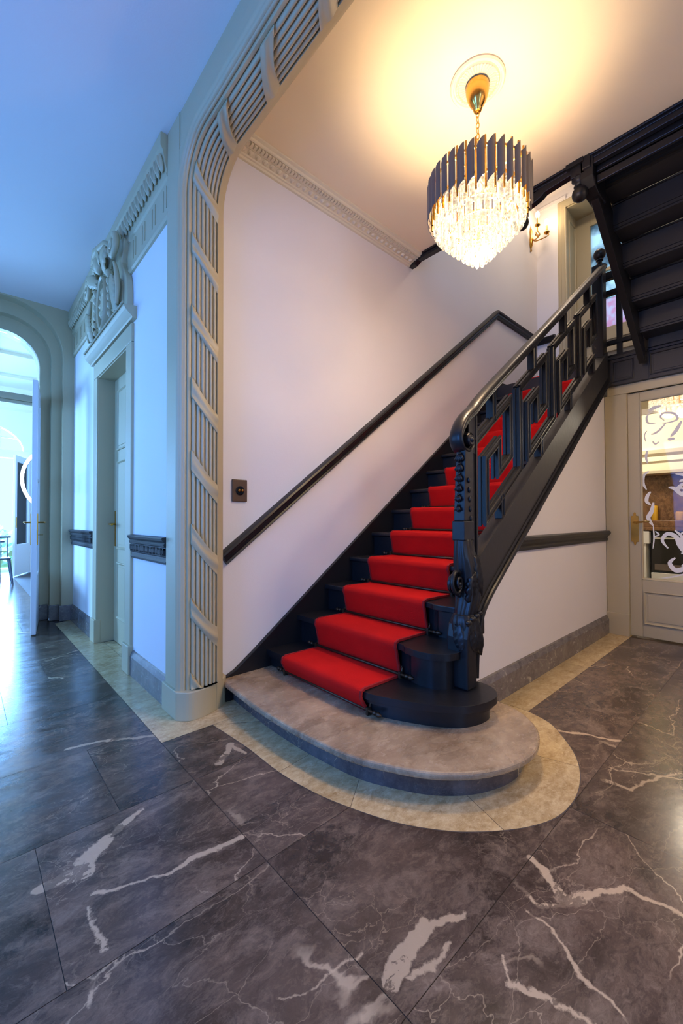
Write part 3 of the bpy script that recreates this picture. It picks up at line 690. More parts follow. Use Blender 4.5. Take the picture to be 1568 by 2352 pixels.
# wall above the arched fanlight
cxw = (wx0+wx1)/2; rw = (wx1-wx0)/2-.08
tp = [(wx0, 2.53), (cxw-rw, 2.53)]+[(cxw+rw*math.cos(math.radians(a)), 2.53+.56*math.sin(math.radians(a))) for a in range(180, -1, -12)]+[(wx1, 2.53), (wx1, 3.8), (wx0, 3.8)]
for i in range(16):
    a0, a1 = math.radians(180-i*11.25), math.radians(180-(i+1)*11.25)
    xs = (cxw+rw*math.cos(a0), cxw+rw*math.cos(a1)); zs = (2.53+.56*math.sin(a0), 2.53+.56*math.sin(a1))
    prism(bm, [(xs[0], zs[0]), (xs[1], zs[1]), (xs[1], 3.8), (xs[0], 3.8)], XZ, 10.86, 11.05)
box(bm, wx0, cxw-rw, 10.86, 11.05, 2.531, 3.8); box(bm, cxw+rw, wx1, 10.86, 11.05, 2.531, 3.8)
struct(link('wall_garden', bm, WHITE))
wn = sempty('window_1'); wn['label'] = 'bright arched fanlight above the garden doors'
bm = B(); box(bm, cxw-.02, cxw+.02, 10.93, 10.98, 2.53, 3.09); box(bm, cxw-rw, cxw+rw, 10.935, 10.975, 2.79, 2.82)
for x in (cxw-.45, cxw+.45, ): box(bm, x-.015, x+.015, 10.93, 10.98, 2.53, 3.03)
link('glazing_bar', bm, DOORW, wn); link('glass_pane', bx(cxw-rw, cxw+rw, 10.95, 10.954, 2.53, 3.09), GLASS, wn)
# french leaf opened into the room
d4 = sempty('door_4'); d4['label'] = 'white glazed garden door leaf opened inward'
hx, hy, fx, fy = 1.04, 10.86, .735, 10.15; tv = Vector((fx-hx, fy-hy)); LL = tv.length; tv.normalize(); nv = Vector((tv.y, -tv.x))
bm = B(); dl(bm, 0, .09, -.02, .02, .02, 2.36); dl(bm, LL-.09, LL, -.02, .02, .02, 2.36); dl(bm, .09, LL-.09, -.02, .02, .02, .62); dl(bm, .09, LL-.09, -.02, .02, 2.24, 2.36)
link('door_leaf', bm, DOORW, d4, bevel=.004)
bm = B(); dl(bm, .09, LL-.09, -.003, .003, .62, 2.24); link('glass_pane', bm, GLASS, d4)
bm = B(); dl(bm, LL-.06, LL-.03, -.03, .03, .95, 1.15); h = link('door_handle', bm, BRASS, d4)
# cornice band and coffers in the far room
t9 = sempty('trim_9'); t9['label'] = 'white cornice and ceiling mouldings in the far room'
bm = B()
sweep(bm, [(3.4, 10.86), (-3.7, 10.86)], [(0, 3.35), (.06, 3.40), (.07, 3.50), (.20, 3.62), (.30, 3.70), (.32, 3.75), (0, 3.75)], lambda a, b, d: (a, b, d))
for y in (7.0, 8.3, 9.6): box(bm, -3.6, 3.4, y, y+.10, 3.70, 3.75)
for x in (-1.3, .2, 1.7): box(bm, x, x+.10, 5.9, 10.8, 3.70, 3.75)
link('moulding', bm, LCREAM, t9)
bm = B()
for i in range(12):
    a = i*PI/6; leaf(bm, (.0+.03*math.cos(a), 7.6+.03*math.sin(a), 3.74), (math.cos(a), math.sin(a), 0), (0, 0, -1), .38, .12, 4, .02, .01, .02)
link('ceiling_star', bm, LCREAM, t9)
rg = thing('ring_lamp', 'large glowing white ring lamp seen behind the open glazed door', 'lamp', (1.02, 6.5, 1.2))
rc = (1.0, 6.5, 1.62)
bm = B(); n = 48
pth = [(rc[0]+.455*math.cos(2*PI*i/n), rc[2]+.455*math.sin(2*PI*i/n)) for i in range(n)]
sweep(bm, pth, [(-.018, 6.49), (.018, 6.49), (.018, 6.51), (-.018, 6.51)], lambda a, b, d: (a, d, b), closed=True); link('light_ring', bm, RINGL, rg)
bm = B(); sweep(bm, pth, [(.018, 6.485), (.022, 6.485), (.022, 6.515), (.018, 6.515)], lambda a, b, d: (a, d, b), closed=True); link('rim', bm, SIL, rg)
bm = B(); tube(bm, [(rc[0], 6.5, rc[2]+.455), (rc[0], 6.5, 3.75)], .003, 6); link('cord', bm, SIL, rg)
# garden: lawn, hedge, table, chair
struct(link('ground', bx(-9, 9, 11.05, 20, -.3, -.05), GRASS))
def bush(x, y, r, h, label, grp):
    bm = B()
    for i in range(130):
        a = random.random()*2*PI; q = random.random(); rr = r*math.sqrt(random.random())*(1-.45*q)
        c = Vector((x+rr*math.cos(a), y+rr*math.sin(a), -.05+h*q)); s = .07+.06*random.random()
        d = Vector((random.uniform(-1, 1), random.uniform(-1, 1), random.uniform(-.5, 1))).normalized(); e1 = d.orthogonal().normalized()*s; e2 = d.cross(e1).normalized()*s*.5
        bm.faces.new([bm.verts.new(c+e1), bm.verts.new(c+e2), bm.verts.new(c-e1), bm.verts.new(c-e2)])
    o = link('foliage', bm, LEAF, None)
    t = thing('garden_bush', label, 'bush', (x, y, -.05), grp); o.parent = t; o.location = (-x, -y, .05)
    bm = B(); tube(bm, [(x, y, -.05), (x+.02, y, h*.5)], [.03, .015], 6); s_ = link('stem', bm, BRONZE, t)
bush(-.55, 12.15, .5, 1.25, 'pale leafy garden bush beyond the open garden doors, left one', 'garden bushes'); bush(.55, 12.25, .45, 1.0, 'pale leafy garden bush beyond the open garden doors, right one', 'garden bushes')
tb = thing('garden_table', 'slatted table at the left picture edge beside the garden doors', 'table', (.25, 9.7, 0))
link('tabletop', bx(-.45, .56, 9.46, 10.06, .70, .73), SIL, tb, bevel=.005)
for x, y in ((-.38, 9.53), (.48, 9.53), (-.38, 9.99), (.48, 9.99)): link('leg', tube(B(), [(x, y, .70), (x+.02, y, 0)], [.02, .014], 8), SIL, tb)
ch = thing('garden_chair', 'dark wooden chair at the left picture edge beside the garden doors', 'chair', (.45, 9.15, 0))
link('seat', bx(.22, .62, 9.0, 9.36, .43, .455), SIL, ch, bevel=.008)
for x, y, dx_ in ((.24, 9.03, -.03), (.60, 9.03, .05), (.24, 9.33, -.03), (.60, 9.33, .05)): link('leg', tube(B(), [(x, y, .43), (x+dx_, y, 0)], [.018, .012], 8), SIL, ch)
bm = B()
for i in range(5): tube(bm, [(.25+.085*i, 9.34, .455), (.25+.085*i, 9.40, .80)], .008, 6)
tube(bm, [(.22, 9.40, .80), (.64, 9.40, .80)], .016, 8); link('backrest', bm, SIL, ch)

# ------------------------------------------------------------------ MARBLE STEP
st = thing('marble_step', 'curved grey brown marble bottom step with rounded edge', 'step', (1.6, 1.5, 0))
so = catmull([(1.165, 2.37), (1.135, 1.95), (1.134, 1.66), (1.147, 1.48), (1.180, 1.25), (1.252, 1.08), (1.34, .94), (1.466, .829), (1.617, .763), (1.767, .745), (1.91, .783), (2.01, .852), (2.085, .955), (2.115, 1.075), (2.118, 1.232)], 6)
bm = prism(B(), so+[(1.6, 1.5), (1.6, 2.37)], XY, .098, .130); o = link('slab', bm, MARBLES, st); b_ = o.modifiers.new('b', 'BEVEL'); b_.width = .012; b_.segments = 3; b_.limit_method = 'ANGLE'; b_.angle_limit = math.radians(60)
def inset(pts, d):
    out = []; n = len(pts)
    for i in range(n):
        a = Vector(pts[max(0, i-1)]); b = Vector(pts[min(n-1, i+1)]); t = (b-a).normalized(); out.append((pts[i][0]-t.y*d, pts[i][1]+t.x*d))
    return out
ri = inset(so, .068)
bm = prism(B(), ri+[(1.6, 1.5), (1.6, 2.37)], XY, 0, .099); o = link('riser', bm, MARBLER, st)
link('black_end_block', bx(1.180, 1.24, 2.325, 2.385, 0, .128), BLACK, None)
bpy.data.objects['black_end_block'].parent = st; bpy.data.objects['black_end_block'].location = (-1.6, -1.5, 0)

# ------------------------------------------------------------------ STAIRCASE
stair = thing('staircase', 'black painted wooden staircase with curved bottom treads and carved newel', 'staircase', (1.6, 1.8, .13))
NX = lambda k: 1.485+.252*(k-1)
NZ = lambda k: .245+.1865*(k-1)
YA, YB = 1.215, 2.365
def nosed(bm, outline, z0, z1): return prism(bm, outline, XY, z0, z1)
def tread_obj(outline, z):
    o = link('tread', nosed(B(), outline, z-.034, z), BLACK, stair); m = o.modifiers.new('b', 'BEVEL'); m.width = .011; m.segments = 3; m.limit_method = 'ANGLE'; m.angle_limit = math.radians(55); return o
t1 = catmull([(1.487, 2.36), (1.486, 1.90), (1.482, 1.60), (1.474, 1.486), (1.478, 1.413), (1.497, 1.348), (1.533, 1.262), (1.573, 1.184), (1.617, 1.111), (1.684, 1.037), (1.747, .998), (1.825, .977), (1.895, .978), (1.940, .998), (1.984, 1.040), (2.004, 1.10), (2.0, 1.16), (1.985, 1.215)], 7)
t2 = catmull([(1.737, 2.36), (1.737, 1.80), (1.735, 1.455), (1.712, 1.38), (1.702, 1.305), (1.716, 1.225), (1.770, 1.160), (1.83, 1.14)], 8)+[(2.02, 1.14), (2.02, 1.215)]
t3 = catmull([(1.989, 2.36), (1.989, 1.80), (1.988, 1.455), (1.965, 1.38), (1.968, 1.29), (1.985, 1.22)], 8)
for k, oc_ in ((1, t1), (2, t2), (3, t3)):
    xb = NX(k)+.28
    pol = oc_+[(max(xb, oc_[-1][0]+.001), oc_[-1][1]+.0005), (max(xb, oc_[-1][0]+.001), 2.36)]
    tread_obj(pol, NZ(k))
    ii = inset(oc_, .036); zb = .13 if k == 1 else NZ(k-1)
    pol2 = ii+[(max(xb-.02, ii[-1][0]+.01), ii[-1][1]+.001), (max(xb-.02, ii[-1][0]+.01), 2.35)]
    link('riser', nosed(B(), pol2, zb, NZ(k)-.033), BLACK, stair)
    if k == 1:
        cv = inset(oc_, .018); link('cove_moulding', nosed(B(), cv+[(1.8, 1.3), (1.8, 2.35)], NZ(k)-.055, NZ(k)-.034), BLACK, stair)
for k in range(4, 14):
    tread_obj([(NX(k), YA), (NX(k)+.12, YA), (NX(k)+.12, 1.24), (NX(k)+.29, 1.24), (NX(k)+.29, YB), (NX(k), YB)], NZ(k))
    link('riser', bx(NX(k)+.032, NX(k)+.052, 1.2355, YB, NZ(k-1), NZ(k)-.033), BLACK, stair)
tread_obj([(NX(14)-.05, YA), (NX(14)+.2, YA), (NX(14)+.2, YB), (NX(14)-.05, YB)], 2.67)
link('riser', bx(NX(14)-.02, NX(14), YA, YB, NZ(13), 2.64), BLACK, stair)
# wall string: plane y=2.365..2.39
zt = lambda x: .245+.74*(x-1.485)+.075
bm = prism(B(), [(1.20, .125), (1.20, .135), (1.26, .16), (1.40, zt(1.40)), (4.74, zt(4.74)), (5.88, 2.80), (5.88, 2.50), (4.7, 2.3), (1.75, .13)], XZ, 2.360, 2.388); link('wall_string', bm, BLACK, stair, bevel=.003)
# outer string, plane y 1.16..1.215
sb = [(1.99, .20), (1.99, .80), (2.05, sl*2.05-.655), (4.44, sl*4.44-.655), (4.44, sl*4.44-.90), (2.3, sl*2.3-.90), (2.12, .64), (2.05, .52), (2.02, .35)]
SY0, SY1 = 1.160, 1.222
link('outer_string', prism(B(), sb, XZ, SY0, SY1), BLACKM, stair, bevel=.003)
cap = [(0, SY0-.010), (.014, SY0-.010), (.018, SY0-.002), (.018, SY1+.004), (0, SY1+.01)]
# the top edge of the string: slim cap
sweep_b = sweep(B(), [(2.06, sl*2.06-.655), (4.42, sl*4.42-.655)], [(-.004, SY0-.004), (.006, SY0-.004), (.006, SY1+.012), (-.004, SY1+.012)], lambda a, b, d: (a, d, b)); link('string_cap', sweep_b, BLACKM, stair)
# moulding under the string, curving down to the newel
lo = catmull([(2.015, .26), (2.03, .42), (2.075, .565), (2.16, .66), (2.30, sl*2.30-.945), (2.6, sl*2.6-.945), (3.2, sl*3.2-.945), (3.8, sl*3.8-.945), (4.44, sl*4.44-.945)], 6)
mp_ = [(.045, SY0+.01), (.045, SY0-.006), (.034, SY0-.012), (.028, SY0-.004), (.020, SY0-.004), (.014, SY0-.020), (.002, SY0-.026), (-.012, SY0-.018), (-.018, SY0-.006), (-.030, SY0-.004), (-.040, SY0+.008), (-.045, SY0+.03), (-.045, SY1+.02), (.045, SY1+.02)]
link('string_moulding', sweep(B(), lo, mp_, lambda a, b, d: (a, d, b)), BLACK, stair, smooth=True, auto=.5)
# ---- fretwork: greek key panels
FY0, FY1 = 1.163, 1.212
r0 = lambda x: -.017+sl*x
def key(x0, i):
    pts = [(0, 0), (.42, 0), (.42, -.345), (.27, -.345), (.27, -.165), (.12, -.165), (.12, -.51), (.555, -.51), (.555, .0)]
    P_ = [(x0+u, r0(x0+u)+v) for u, v in pts]
    if i == 3: P_ = P_[:5]+[(x0+.12, r0(x0+.12)-.165), (x0+.12, r0(x0+.12)-.51), (x0+.38, r0(x0+.38)-.51)]
    hw = .021
    prof = [(-hw, FY0+.004), (-hw+.004, FY0), (-hw+.009, FY0), (-hw+.012, FY0+.006), (hw-.012, FY0+.006), (hw-.009, FY0), (hw-.004, FY0), (hw, FY0+.004), (hw, FY0+.018), (hw-.006, FY0+.022), (hw-.006, FY1-.022), (hw, FY1-.018), (hw, FY1), (-hw, FY1), (-hw, FY1-.018), (-hw+.006, FY1-.022), (-hw+.006, FY0+.022), (-hw, FY0+.018)]
    link('fret_panel', sweep(B(), P_, prof, lambda a, b, d: (a, d, b)), BLACK, stair)
for i in range(4): key(2.058+.555*i, i)
def vpost(x, z0, z1, w=.021):
    bm = B(); prism(bm, [(x-w, FY0+.003), (x-w+.004, FY0), (x-w+.009, FY0), (x-w+.012, FY0+.007), (x+w-.012, FY0+.007), (x+w-.009, FY0), (x+w-.004, FY0), (x+w, FY0+.003), (x+w, FY1-.002), (x-w, FY1-.002)], XY, z0, z1); link('fret_strut', bm, BLACK, stair)
for i in range(4):
    x = 2.270+.565*i; vpost(x, r0(x)+.0, r0(x)+.19)
    x = 2.365+.565*i
    if x < 4.3: vpost(x, sl*x-.66, r0(x)-.50)
# closing post at the end of each frame top (joins row 0 of next unit to rail)
# ---- handrail with volute
HB = lambda x: .134+sl*x
hp = [(4.40, HB(4.40)+.024), (3.6, HB(3.6)+.028), (2.8, HB(2.8)+.032), (2.35, HB(2.35)+.035), (2.15, HB(2.15)+.03), (2.06, HB(2.06)+.018)]
hp = catmull(hp, 5)+catmull([(2.06, HB(2.06)+.018), (1.985, 1.635), (1.93, 1.575), (1.905, 1.52), (1.925, 1.475), (1.965, 1.462), (2.0, 1.49), (2.0, 1.53), (1.975, 1.548), (1.952, 1.53)], 5)[1:]
hw = .043; yc = 1.187
hprof = [(-.034, yc-.024), (-.034, yc+.024), (-.026, yc+.031), (-.013, yc+.031), (-.007, yc+.043), (.008, yc+.047), (.021, yc+.041), (.029, yc+.028), (.032, yc+.012), (.032, yc-.012), (.029, yc-.028), (.021, yc-.041), (.008, yc-.047), (-.007, yc-.043), (-.013, yc-.031), (-.026, yc-.031)]
hprof = [(-w*.80-.006, yc+(d-yc)*.86) for w, d in hprof]
bm = B(); n_ = len(hp); 
# taper the profile inside the volute so that the roll closes
rings = []
PP = [Vector(p) for p in hp]
for i, p in enumerate(PP):
    a = PP[max(0, i-1)]; b = PP[min(n_-1, i+1)]; t = (b-a).normalized(); nn = Vector((-t.y, t.x)); k = 1 if i < n_-38 else max(.38, 1-.62*((i-(n_-38))/30)**.8)
    rings.append([bm.verts.new((p.x+nn.x*w*k, d, p.y+nn.y*w*k)) for w, d in hprof])
for i in range(n_-1):
    for j in range(len(hprof)):
        q = (j+1) % len(hprof); bm.faces.new((rings[i][j], rings[i][q], rings[i+1][q], rings[i+1][j]))
bm.faces.new(rings[0][::-1]); bm.faces.new(rings[-1])
link('handrail', bm, BLACK, stair, smooth=True, auto=.9)
bm = lathe(B(), [(.001, -.052), (.024, -.052), (.03, -.046), (.03, .046), (.024, .052), (.001, .052)], (1.965, yc, 1.512), 'Y', 20)
ball(bm, (1.965, yc-.05, 1.512), .014, seg=12); link('volute_eye', bm, BLACK, stair, smooth=True, auto=.6)
# ---- newel post (lower)
nw = link('newel_post', prism(B(), [(1.845, .245), (1.845, .50), (1.86, .56), (1.90, .60), (1.965, .60), (1.95, .53), (1.937, .42), (1.937, .245)], XZ, 1.100, 1.222), BLACK, stair, bevel=.010)
nw['label'] = 'carved black newel post with scroll and acanthus leaves'
def loft(bm, secs, lobes, depth, swirl, seg=54):
    rings = []; z0, z1 = secs[0][2], secs[-1][2]
    for cx, cy, z, ax, ay in secs:
        t = (z-z0)/(z1-z0); ring = []
        for j in range(seg):
            a = 2*PI*j/seg; k = 1-depth*(1-abs(math.sin(lobes*.5*a+swirl*t))**.6)
            ca, sa = math.cos(a), math.sin(a); m = max(abs(ca), abs(sa))**.45
            ring.append(bm.verts.new((cx+ax*ca/m*k, cy+ay*sa/m*k, z)))
        rings.append(ring)
    for i in range(len(rings)-1):
        for j in range(seg): bm.faces.new((rings[i][j], rings[i][(j+1) % seg], rings[i+1][(j+1) % seg], rings[i+1][j]))
    bm.faces.new(rings[0][::-1]); bm.faces.new(rings[-1]); return bm
secs = catmull([(1.937, 1.175, .992, .050, .039), (1.940, 1.172, .93, .056, .045), (1.950, 1.166, .86, .064, .056), (1.957, 1.160, .77, .064, .060), (1.954, 1.158, .69, .062, .058), (1.940, 1.160, .625, .060, .052), (1.928, 1.160, .585, .052, .046)], 5)
link('acanthus_console', loft(B(), secs, 11, .13, 2.2), BLACK, nw, smooth=True)
secs = catmull([(1.925, 1.160, .610, .062, .050), (1.925, 1.160, .580, .074, .062), (1.918, 1.160, .53, .070, .066), (1.908, 1.160, .46, .058, .060), (1.900, 1.160, .40, .050, .0615)], 5)
link('lower_acanthus', loft(B(), secs, 13, .12, -2.4), BLACK, nw, smooth=True)
sp = spiral(1.858, .768, .060, .010, 2.0, -PI*.35, 50)
bm = B(); tube(bm, [(p[0], 1.174-.0006*i, .768+(p[1]-.768)*1.25) for i, p in enumerate(sp)], [.0125-.00012*i for i in range(51)], 10); lathe(bm, [(.001, 1.174), (.050, 1.176), (.053, 1.182), (.050, 1.190), (.001, 1.192)], (1.858, 0, .768), 'Y', 28); ball(bm, (1.858, 1.150, .768), .013)
link('scroll_volute', bm, BLACK, nw, smooth=True, auto=.9)
bm = B()
leaf(bm, (1.915, 1.118, .68), (.14, 0, 1), (-.1, -1, 0), .20, .085, 5, .05, .016, .012)
leaf(bm, (1.968, 1.115, .90), (.10, 0, -1), (.2, -1, 0), .27, .085, 6, .05, .016, .012)
link('acanthus_leaf', bm, BLACK, nw, smooth=True)
bm = B()
leaf(bm, (1.880, 1.112, .57), (.30, 0, -1), (-.15, -1, 0), .21, .085, 6, .12, .008, .016)
leaf(bm, (1.928, 1.108, .59), (.14, 0, -1), (0, -1, 0), .25, .090, 6, .10, .008, .018)
leaf(bm, (1.852, 1.16, .56), (.08, -.2, -1), (-1, -.1, 0), .18, .08, 5, .2, .008, .014)
for x, z, r in ((1.868, .580, .017), (1.905, .592, .019), (1.945, .602, .017), (1.978, .612, .014)): ball(bm, (x, 1.106, z), r, 1.3, .8, .8, 12)
link('leaf_swag', bm, BLACK, nw, smooth=True)
link('post_block', prism(B(), [(1.888, .985), (1.888, 1.088), (1.985, 1.088), (1.985, .985)], XZ, 1.138, 1.212), BLACK, nw, bevel=.006)
# tapering post with bell-flower garland
def taper(bm, z0, z1, a, b):
    v0 = [bm.verts.new(p) for p in ((a[0], a[2], z0), (a[1], a[2], z0), (a[1], a[3], z0), (a[0], a[3], z0))]; v1 = [bm.verts.new(p) for p in ((b[0], b[2], z1), (b[1], b[2], z1), (b[1], b[3], z1), (b[0], b[3], z1))]
    bm.faces.new(v0[::-1]); bm.faces.new(v1)
    for i in range(4): bm.faces.new((v0[i], v0[(i+1) % 4], v1[(i+1) % 4], v1[i]))
bm = B(); taper(bm, 1.088, 1.47, (1.898, 1.985, 1.144, 1.208), (1.925, 2.0, 1.150, 1.206)); link('upper_shaft', bm, BLACK, nw, bevel=.005)
for i in range(6):
    z = 1.43-.054*i; x = 1.920-.0038*i; s_ = 1-.06*i; bm = B()
    for a_ in (-.9, -.45, 0, .45, .9): tube(bm, [(x+.002, 1.178, z+.012*s_), (x-.010, 1.178+a_*.014*s_, z-.004), (x-.013, 1.178+a_*.024*s_, z-.022*s_), (x-.006, 1.178+a_*.020*s_, z-.042*s_+abs(a_)*.012)], [.004, .007*s_, .007*s_, .0015], 6)
    ball(bm, (x-.008, 1.178, z+.010), .009*s_, seg=8)
    link('bellflower', bm, BLACK, nw, smooth=True)
    if i < 5: link('bead_drop', ball(B(), (1.945+.004*i, 1.143, 1.30-.05*i), .009, 1.1, .7, 1.8, 8), BLACK, nw, smooth=True)
bm = B(); box(bm, 1.985, 2.066, 1.170, 1.206, .88, 1.66); prism(bm, [(1.985, 1.45), (2.066, 1.45), (2.066, 1.68), (2.03, 1.66), (1.985, 1.60)], XZ, 1.166, 1.208)
box(bm, 2.052, 2.068, 1.162, 1.21, .88, 1.66); box(bm, 1.985, 1.995, 1.162, 1.21, 1.0, 1.46); link('end_board', bm, BLACK, stair, bevel=.002)
# ---- upper newel with ball
un_ = link('landing_newel', bx(4.36, 4.47, 1.175, 1.265, 2.24, 3.47), BLACK, stair, bevel=.006)
bm = lathe(B(), [(.06, 3.46), (.062, 3.475), (.04, 3.49), (.022, 3.505), (.018, 3.53), (.03, 3.535), (.03, 3.545), (.018, 3.55)], (4.43, 1.215, 0), 'Z', 20); ball(bm, (4.43, 1.215, 3.595), .052); link('ball_finial', bm, BLACK, un_, smooth=True, auto=.8)
# landing beam above the door with panels
bm = B(); box(bm, 4.54, 4.66, -1.85, 1.24, 2.352, 2.600); box(bm, 4.53, 4.67, -1.85, 1.24, 2.600, 2.625); lb = link('landing_beam', bm, BLACKM, stair, bevel=.004)
for y0, y1 in ((.98, 1.15), (-.2, .86)): panel(lb, (y0, y1, 2.385, 2.575), 4.54, BLACKM, -1, .012, 'beam_panel', .008)
bm = B(); box(bm, 4.53, 4.55, .868, .876, 2.36, 2.82); box(bm, 4.50, 4.53, -.28, .86, 2.62, 2.82); link('boarding', bm, BLACKM, stair)
# landing balustrade under the upper flight
bm = B()
for z0, z1 in ((3.40, 3.47), (3.245, 3.29), (2.765, 2.80), (2.62, 2.66)): box(bm, 4.565, 4.615, -.2, 1.22, z0, z1)
for y in (1.10, .90, .62, .30): box(bm, 4.57, 4.61, y-.022, y+.022, 2.62, 3.42)
link('landing_balustrade', bm, BLACK, stair, bevel=.003)

# upper flight
uf = thing('upper_stair_flight', 'black upper stair flight seen from below at top right', 'staircase', (4.5, .3, 2.66))
UY0, UY1 = -.26, .88
for j in range(6):
    x1 = 4.53-.242*j; z = 2.70+.178*j
    o = link('tread', prism(B(), [(x1-.275, z), (x1, z), (x1+.008, z+.008), (x1+.008, z+.024), (x1, z+.032), (x1-.275, z+.032)], XZ, UY0, UY1), BLACKM, uf)
    link('riser', bx(x1-.285, x1-.265, UY0, UY1, z+.02, z+.19), BLACKM, uf)
    link('bead', tube(B(), [(x1-.290, UY0, z+.168), (x1-.290, UY1, z+.168)], .009, 8), BLACK, uf, smooth=True)
    link('cove', bx(x1-.262, x1-.245, UY0, UY1, z-.014, z+.002), BLACKM, uf)
us = lambda x: 3.349+(3.1-x)*.634
link('stringer', prism(B(), [(4.46, us(4.46)-.01), (4.46, us(4.46)+.09), (4.30, us(4.30)+.22), (3.02, us(3.02)+.32), (3.02, 3.42), (3.20, us(3.20))], XZ, .875, .925), BLACK, uf, bevel=.004)
link('stringer', prism(B(), [(4.46, us(4.46)-.01), (4.46, us(4.46)+.09), (4.30, us(4.30)+.22), (3.02, us(3.02)+.32), (3.02, 3.42), (3.20, us(3.20))], XZ, -.30, -.26), BLACK, uf, bevel=.004)
bm = B(); box(bm, 3.0, 3.10, .83, .955, 3.33, 3.60); link('bracket', prism(B(), [(3.03, 3.50), (3.03, 3.36), (3.08, 3.31), (3.16, 3.29), (3.30, 3.30), (3.30, 3.60), (3.03, 3.62)], XZ, .86, .94), BLACK, uf, bevel=.006); bm.free()

# fascia round the stairwell with two ball pendants
fa = thing('stairwell_fascia', 'black moulded fascia along the ceiling edge with two ball pendants', 'trim', (ex, 1.5, ZH))
fp = [(0, 3.455), (.012, 3.46), (.022, 3.475), (.026, 3.495), (.04, 3.505), (.04, 3.80), (0, 3.80)]
bm = B(); box(bm, ex-.002, ex+.06, -.30, WY, 3.470, 3.80); box(bm, ex-.018, ex+.0, -.30, WY-.16, 3.484, 3.4995); box(bm, ex+.0, ex+.035, -.30, .90, 3.43, 3.47)
for z in (3.40, 3.33): box(bm, ex+.05, ex+.07, -.26, .86, z, z+.05)
link('fascia_board', bm, BLACK, fa, bevel=.004)
bm = B(); sweep(bm, [(WY-.005, 3.452), (WY-.06, 3.455), (WY-.10, 3.478), (1.42, 3.478)], [(-.012, ex), (.02, ex), (.02, ex+.05), (-.012, ex+.05)], lambda a, b, d: (d, a, b)); link('lower_bead', bm, BLACK, fa)
def pendant(x, y, z, s=1.0):
    p = bx(x-.045*s, x+.045*s, y-.045*s, y+.045*s, z+.10, 3.60); b = link('pendant_block', p, BLACK, fa, bevel=.005)
    bm = lathe(B(), [(.046*s, z+.112), (.05*s, z+.098), (.040*s, z+.088), (.030*s, z+.074), (.030*s, z+.062), (.038*s, z+.056), (.034*s, z+.048), (.02*s, z+.04)], (x, y, 0), 'Z', 20); ball(bm, (x, y, z), .050*s); o = link('ball_drop', bm, BLACK, b, smooth=True, auto=.8); return b
pendant(3.075, .955, 3.30); pendant(3.06, 1.345, 3.30)
# curved bracket from the far pendant to the fascia
bm = prism(B(), [(1.315, 3.38), (1.315, 3.44), (1.20, 3.475), (1.05, 3.49), (.95, 3.50), (.95, 3.44), (1.04, 3.435), (1.17, 3.425), (1.20, 3.405), (1.25, 3.39)], YZ, ex+.0, ex+.05); link('curved_apron', bm, BLACK, fa, bevel=.004)
link('corner_block', bx(ex-.03, ex+.03, .915, 1.02, 3.468, 3.499), BLACK, fa)

# ------------------------------------------------------------------ CARPET RUNNER
run = thing('stair_runner', 'bright red carpet runner down the middle of the stairs', 'carpet', (1.5, 1.8, .14))
CY0, CY1 = 1.458, 2.137
pth = [(NX(1)+.036, .132)]
for k in range(1, 15):
    x, z = NX(k), NZ(k)
    if k == 1: x -= .012
    if k == 14: z = 2.67; x = NX(14)-.05
    rx = (x+.022) if k > 1 else x+.030
    if k > 1: pth += [(rx+.008, NZ(k-1)+.012), (rx, NZ(k-1)+.03)]
    else: pth += [(rx, .15)]
    pth += [(x-.004, z-.040), (x-.012, z-.022), (x-.008, z-.002), (x+.010, z+.006)]
    if k < 14: pth += [(NX(k+1)-.01, z+.003)]
    else: pth += [(x+.3, z+.004)]
bm = sweep(B(), pth, [(-.004, CY0), (.008, CY0), (.008, CY1), (-.004, CY1)], lambda a, b, d: (a, d, b))
o = link('carpet', bm, RED, run, smooth=True, auto=1.2); m_ = o.modifiers.new('b', 'BEVEL'); m_.width = .004; m_.segments = 2; m_.limit_method = 'ANGLE'; m_.angle_limit = math.radians(70)
for y in (CY0, CY1):
    bm = sweep(B(), pth, [(-.002, y-.006), (.0105, y-.006), (.0115, y), (.0105, y+.006), (-.002, y+.006)], lambda a, b, d: (a, d, b)); link('edge_binding', bm, REDB, run, smooth=True, auto=.9)

# stair rods
def rod_tree(x, z, lab):
    t = thing('stair_rod', lab, 'stair rod', (x, 1.8, z), 'bronze stair rods holding the runner')
    link('rod', tube(B(), [(x, CY0-.055, z), (x, CY1+.055, z)], .0075, 10), BRONZE, t, smooth=True)
    for y, s_ in ((CY0-.018, -1), (CY1+.018, 1)):
        bm = lathe(B(), [(.004, 0), (.011, .004), (.011, .016), (.006, .020), (.006, .024), (.013, .030), (.012, .040), (.005, .055), (.001, .058)], (0, 0, 0), 'Y', 12)
        for v in bm.verts: v.co = Vector((x+v.co.x, (CY0-.05 if s_ < 0 else CY1+.05)+s_*v.co.y, z+v.co.z))
        link('finial', bm, BRONZE, t, smooth=True)
        bm = B(); box(bm, x-.010, x+.012, y-.007, y+.007, z-.024, z+.014); tube(bm, [(x+.012, y, z+.012), (x+.018, y, z+.032), (x+.012, y, z+.04)], .005, 6); box(bm, x-.004, x+.02, y-.012, y+.012, z-.022, z-.016); link('bracket', bm, BRONZE, t, bevel=.001)
    return t
names = ['lowest', 'second from bottom', 'third from bottom', 'fourth from bottom', 'fifth from bottom', 'sixth from bottom', 'seventh from bottom', 'eighth from bottom', 'ninth from bottom', 'tenth from bottom', 'eleventh from bottom', 'twelfth from bottom', 'thirteenth from bottom']
rp_ = (NX(1)+.005, .154); r1 = rod_tree(rp_[0], rp_[1], 'bronze stair rod across the red runner, lowest, lying on the marble step')
for k in range(2, 14):
    c = copy_tree(r1, (NX(k)+.002, 1.8, NZ(k-1)+.022)); c['label'] = 'bronze stair rod across the red runner, '+names[k-1]

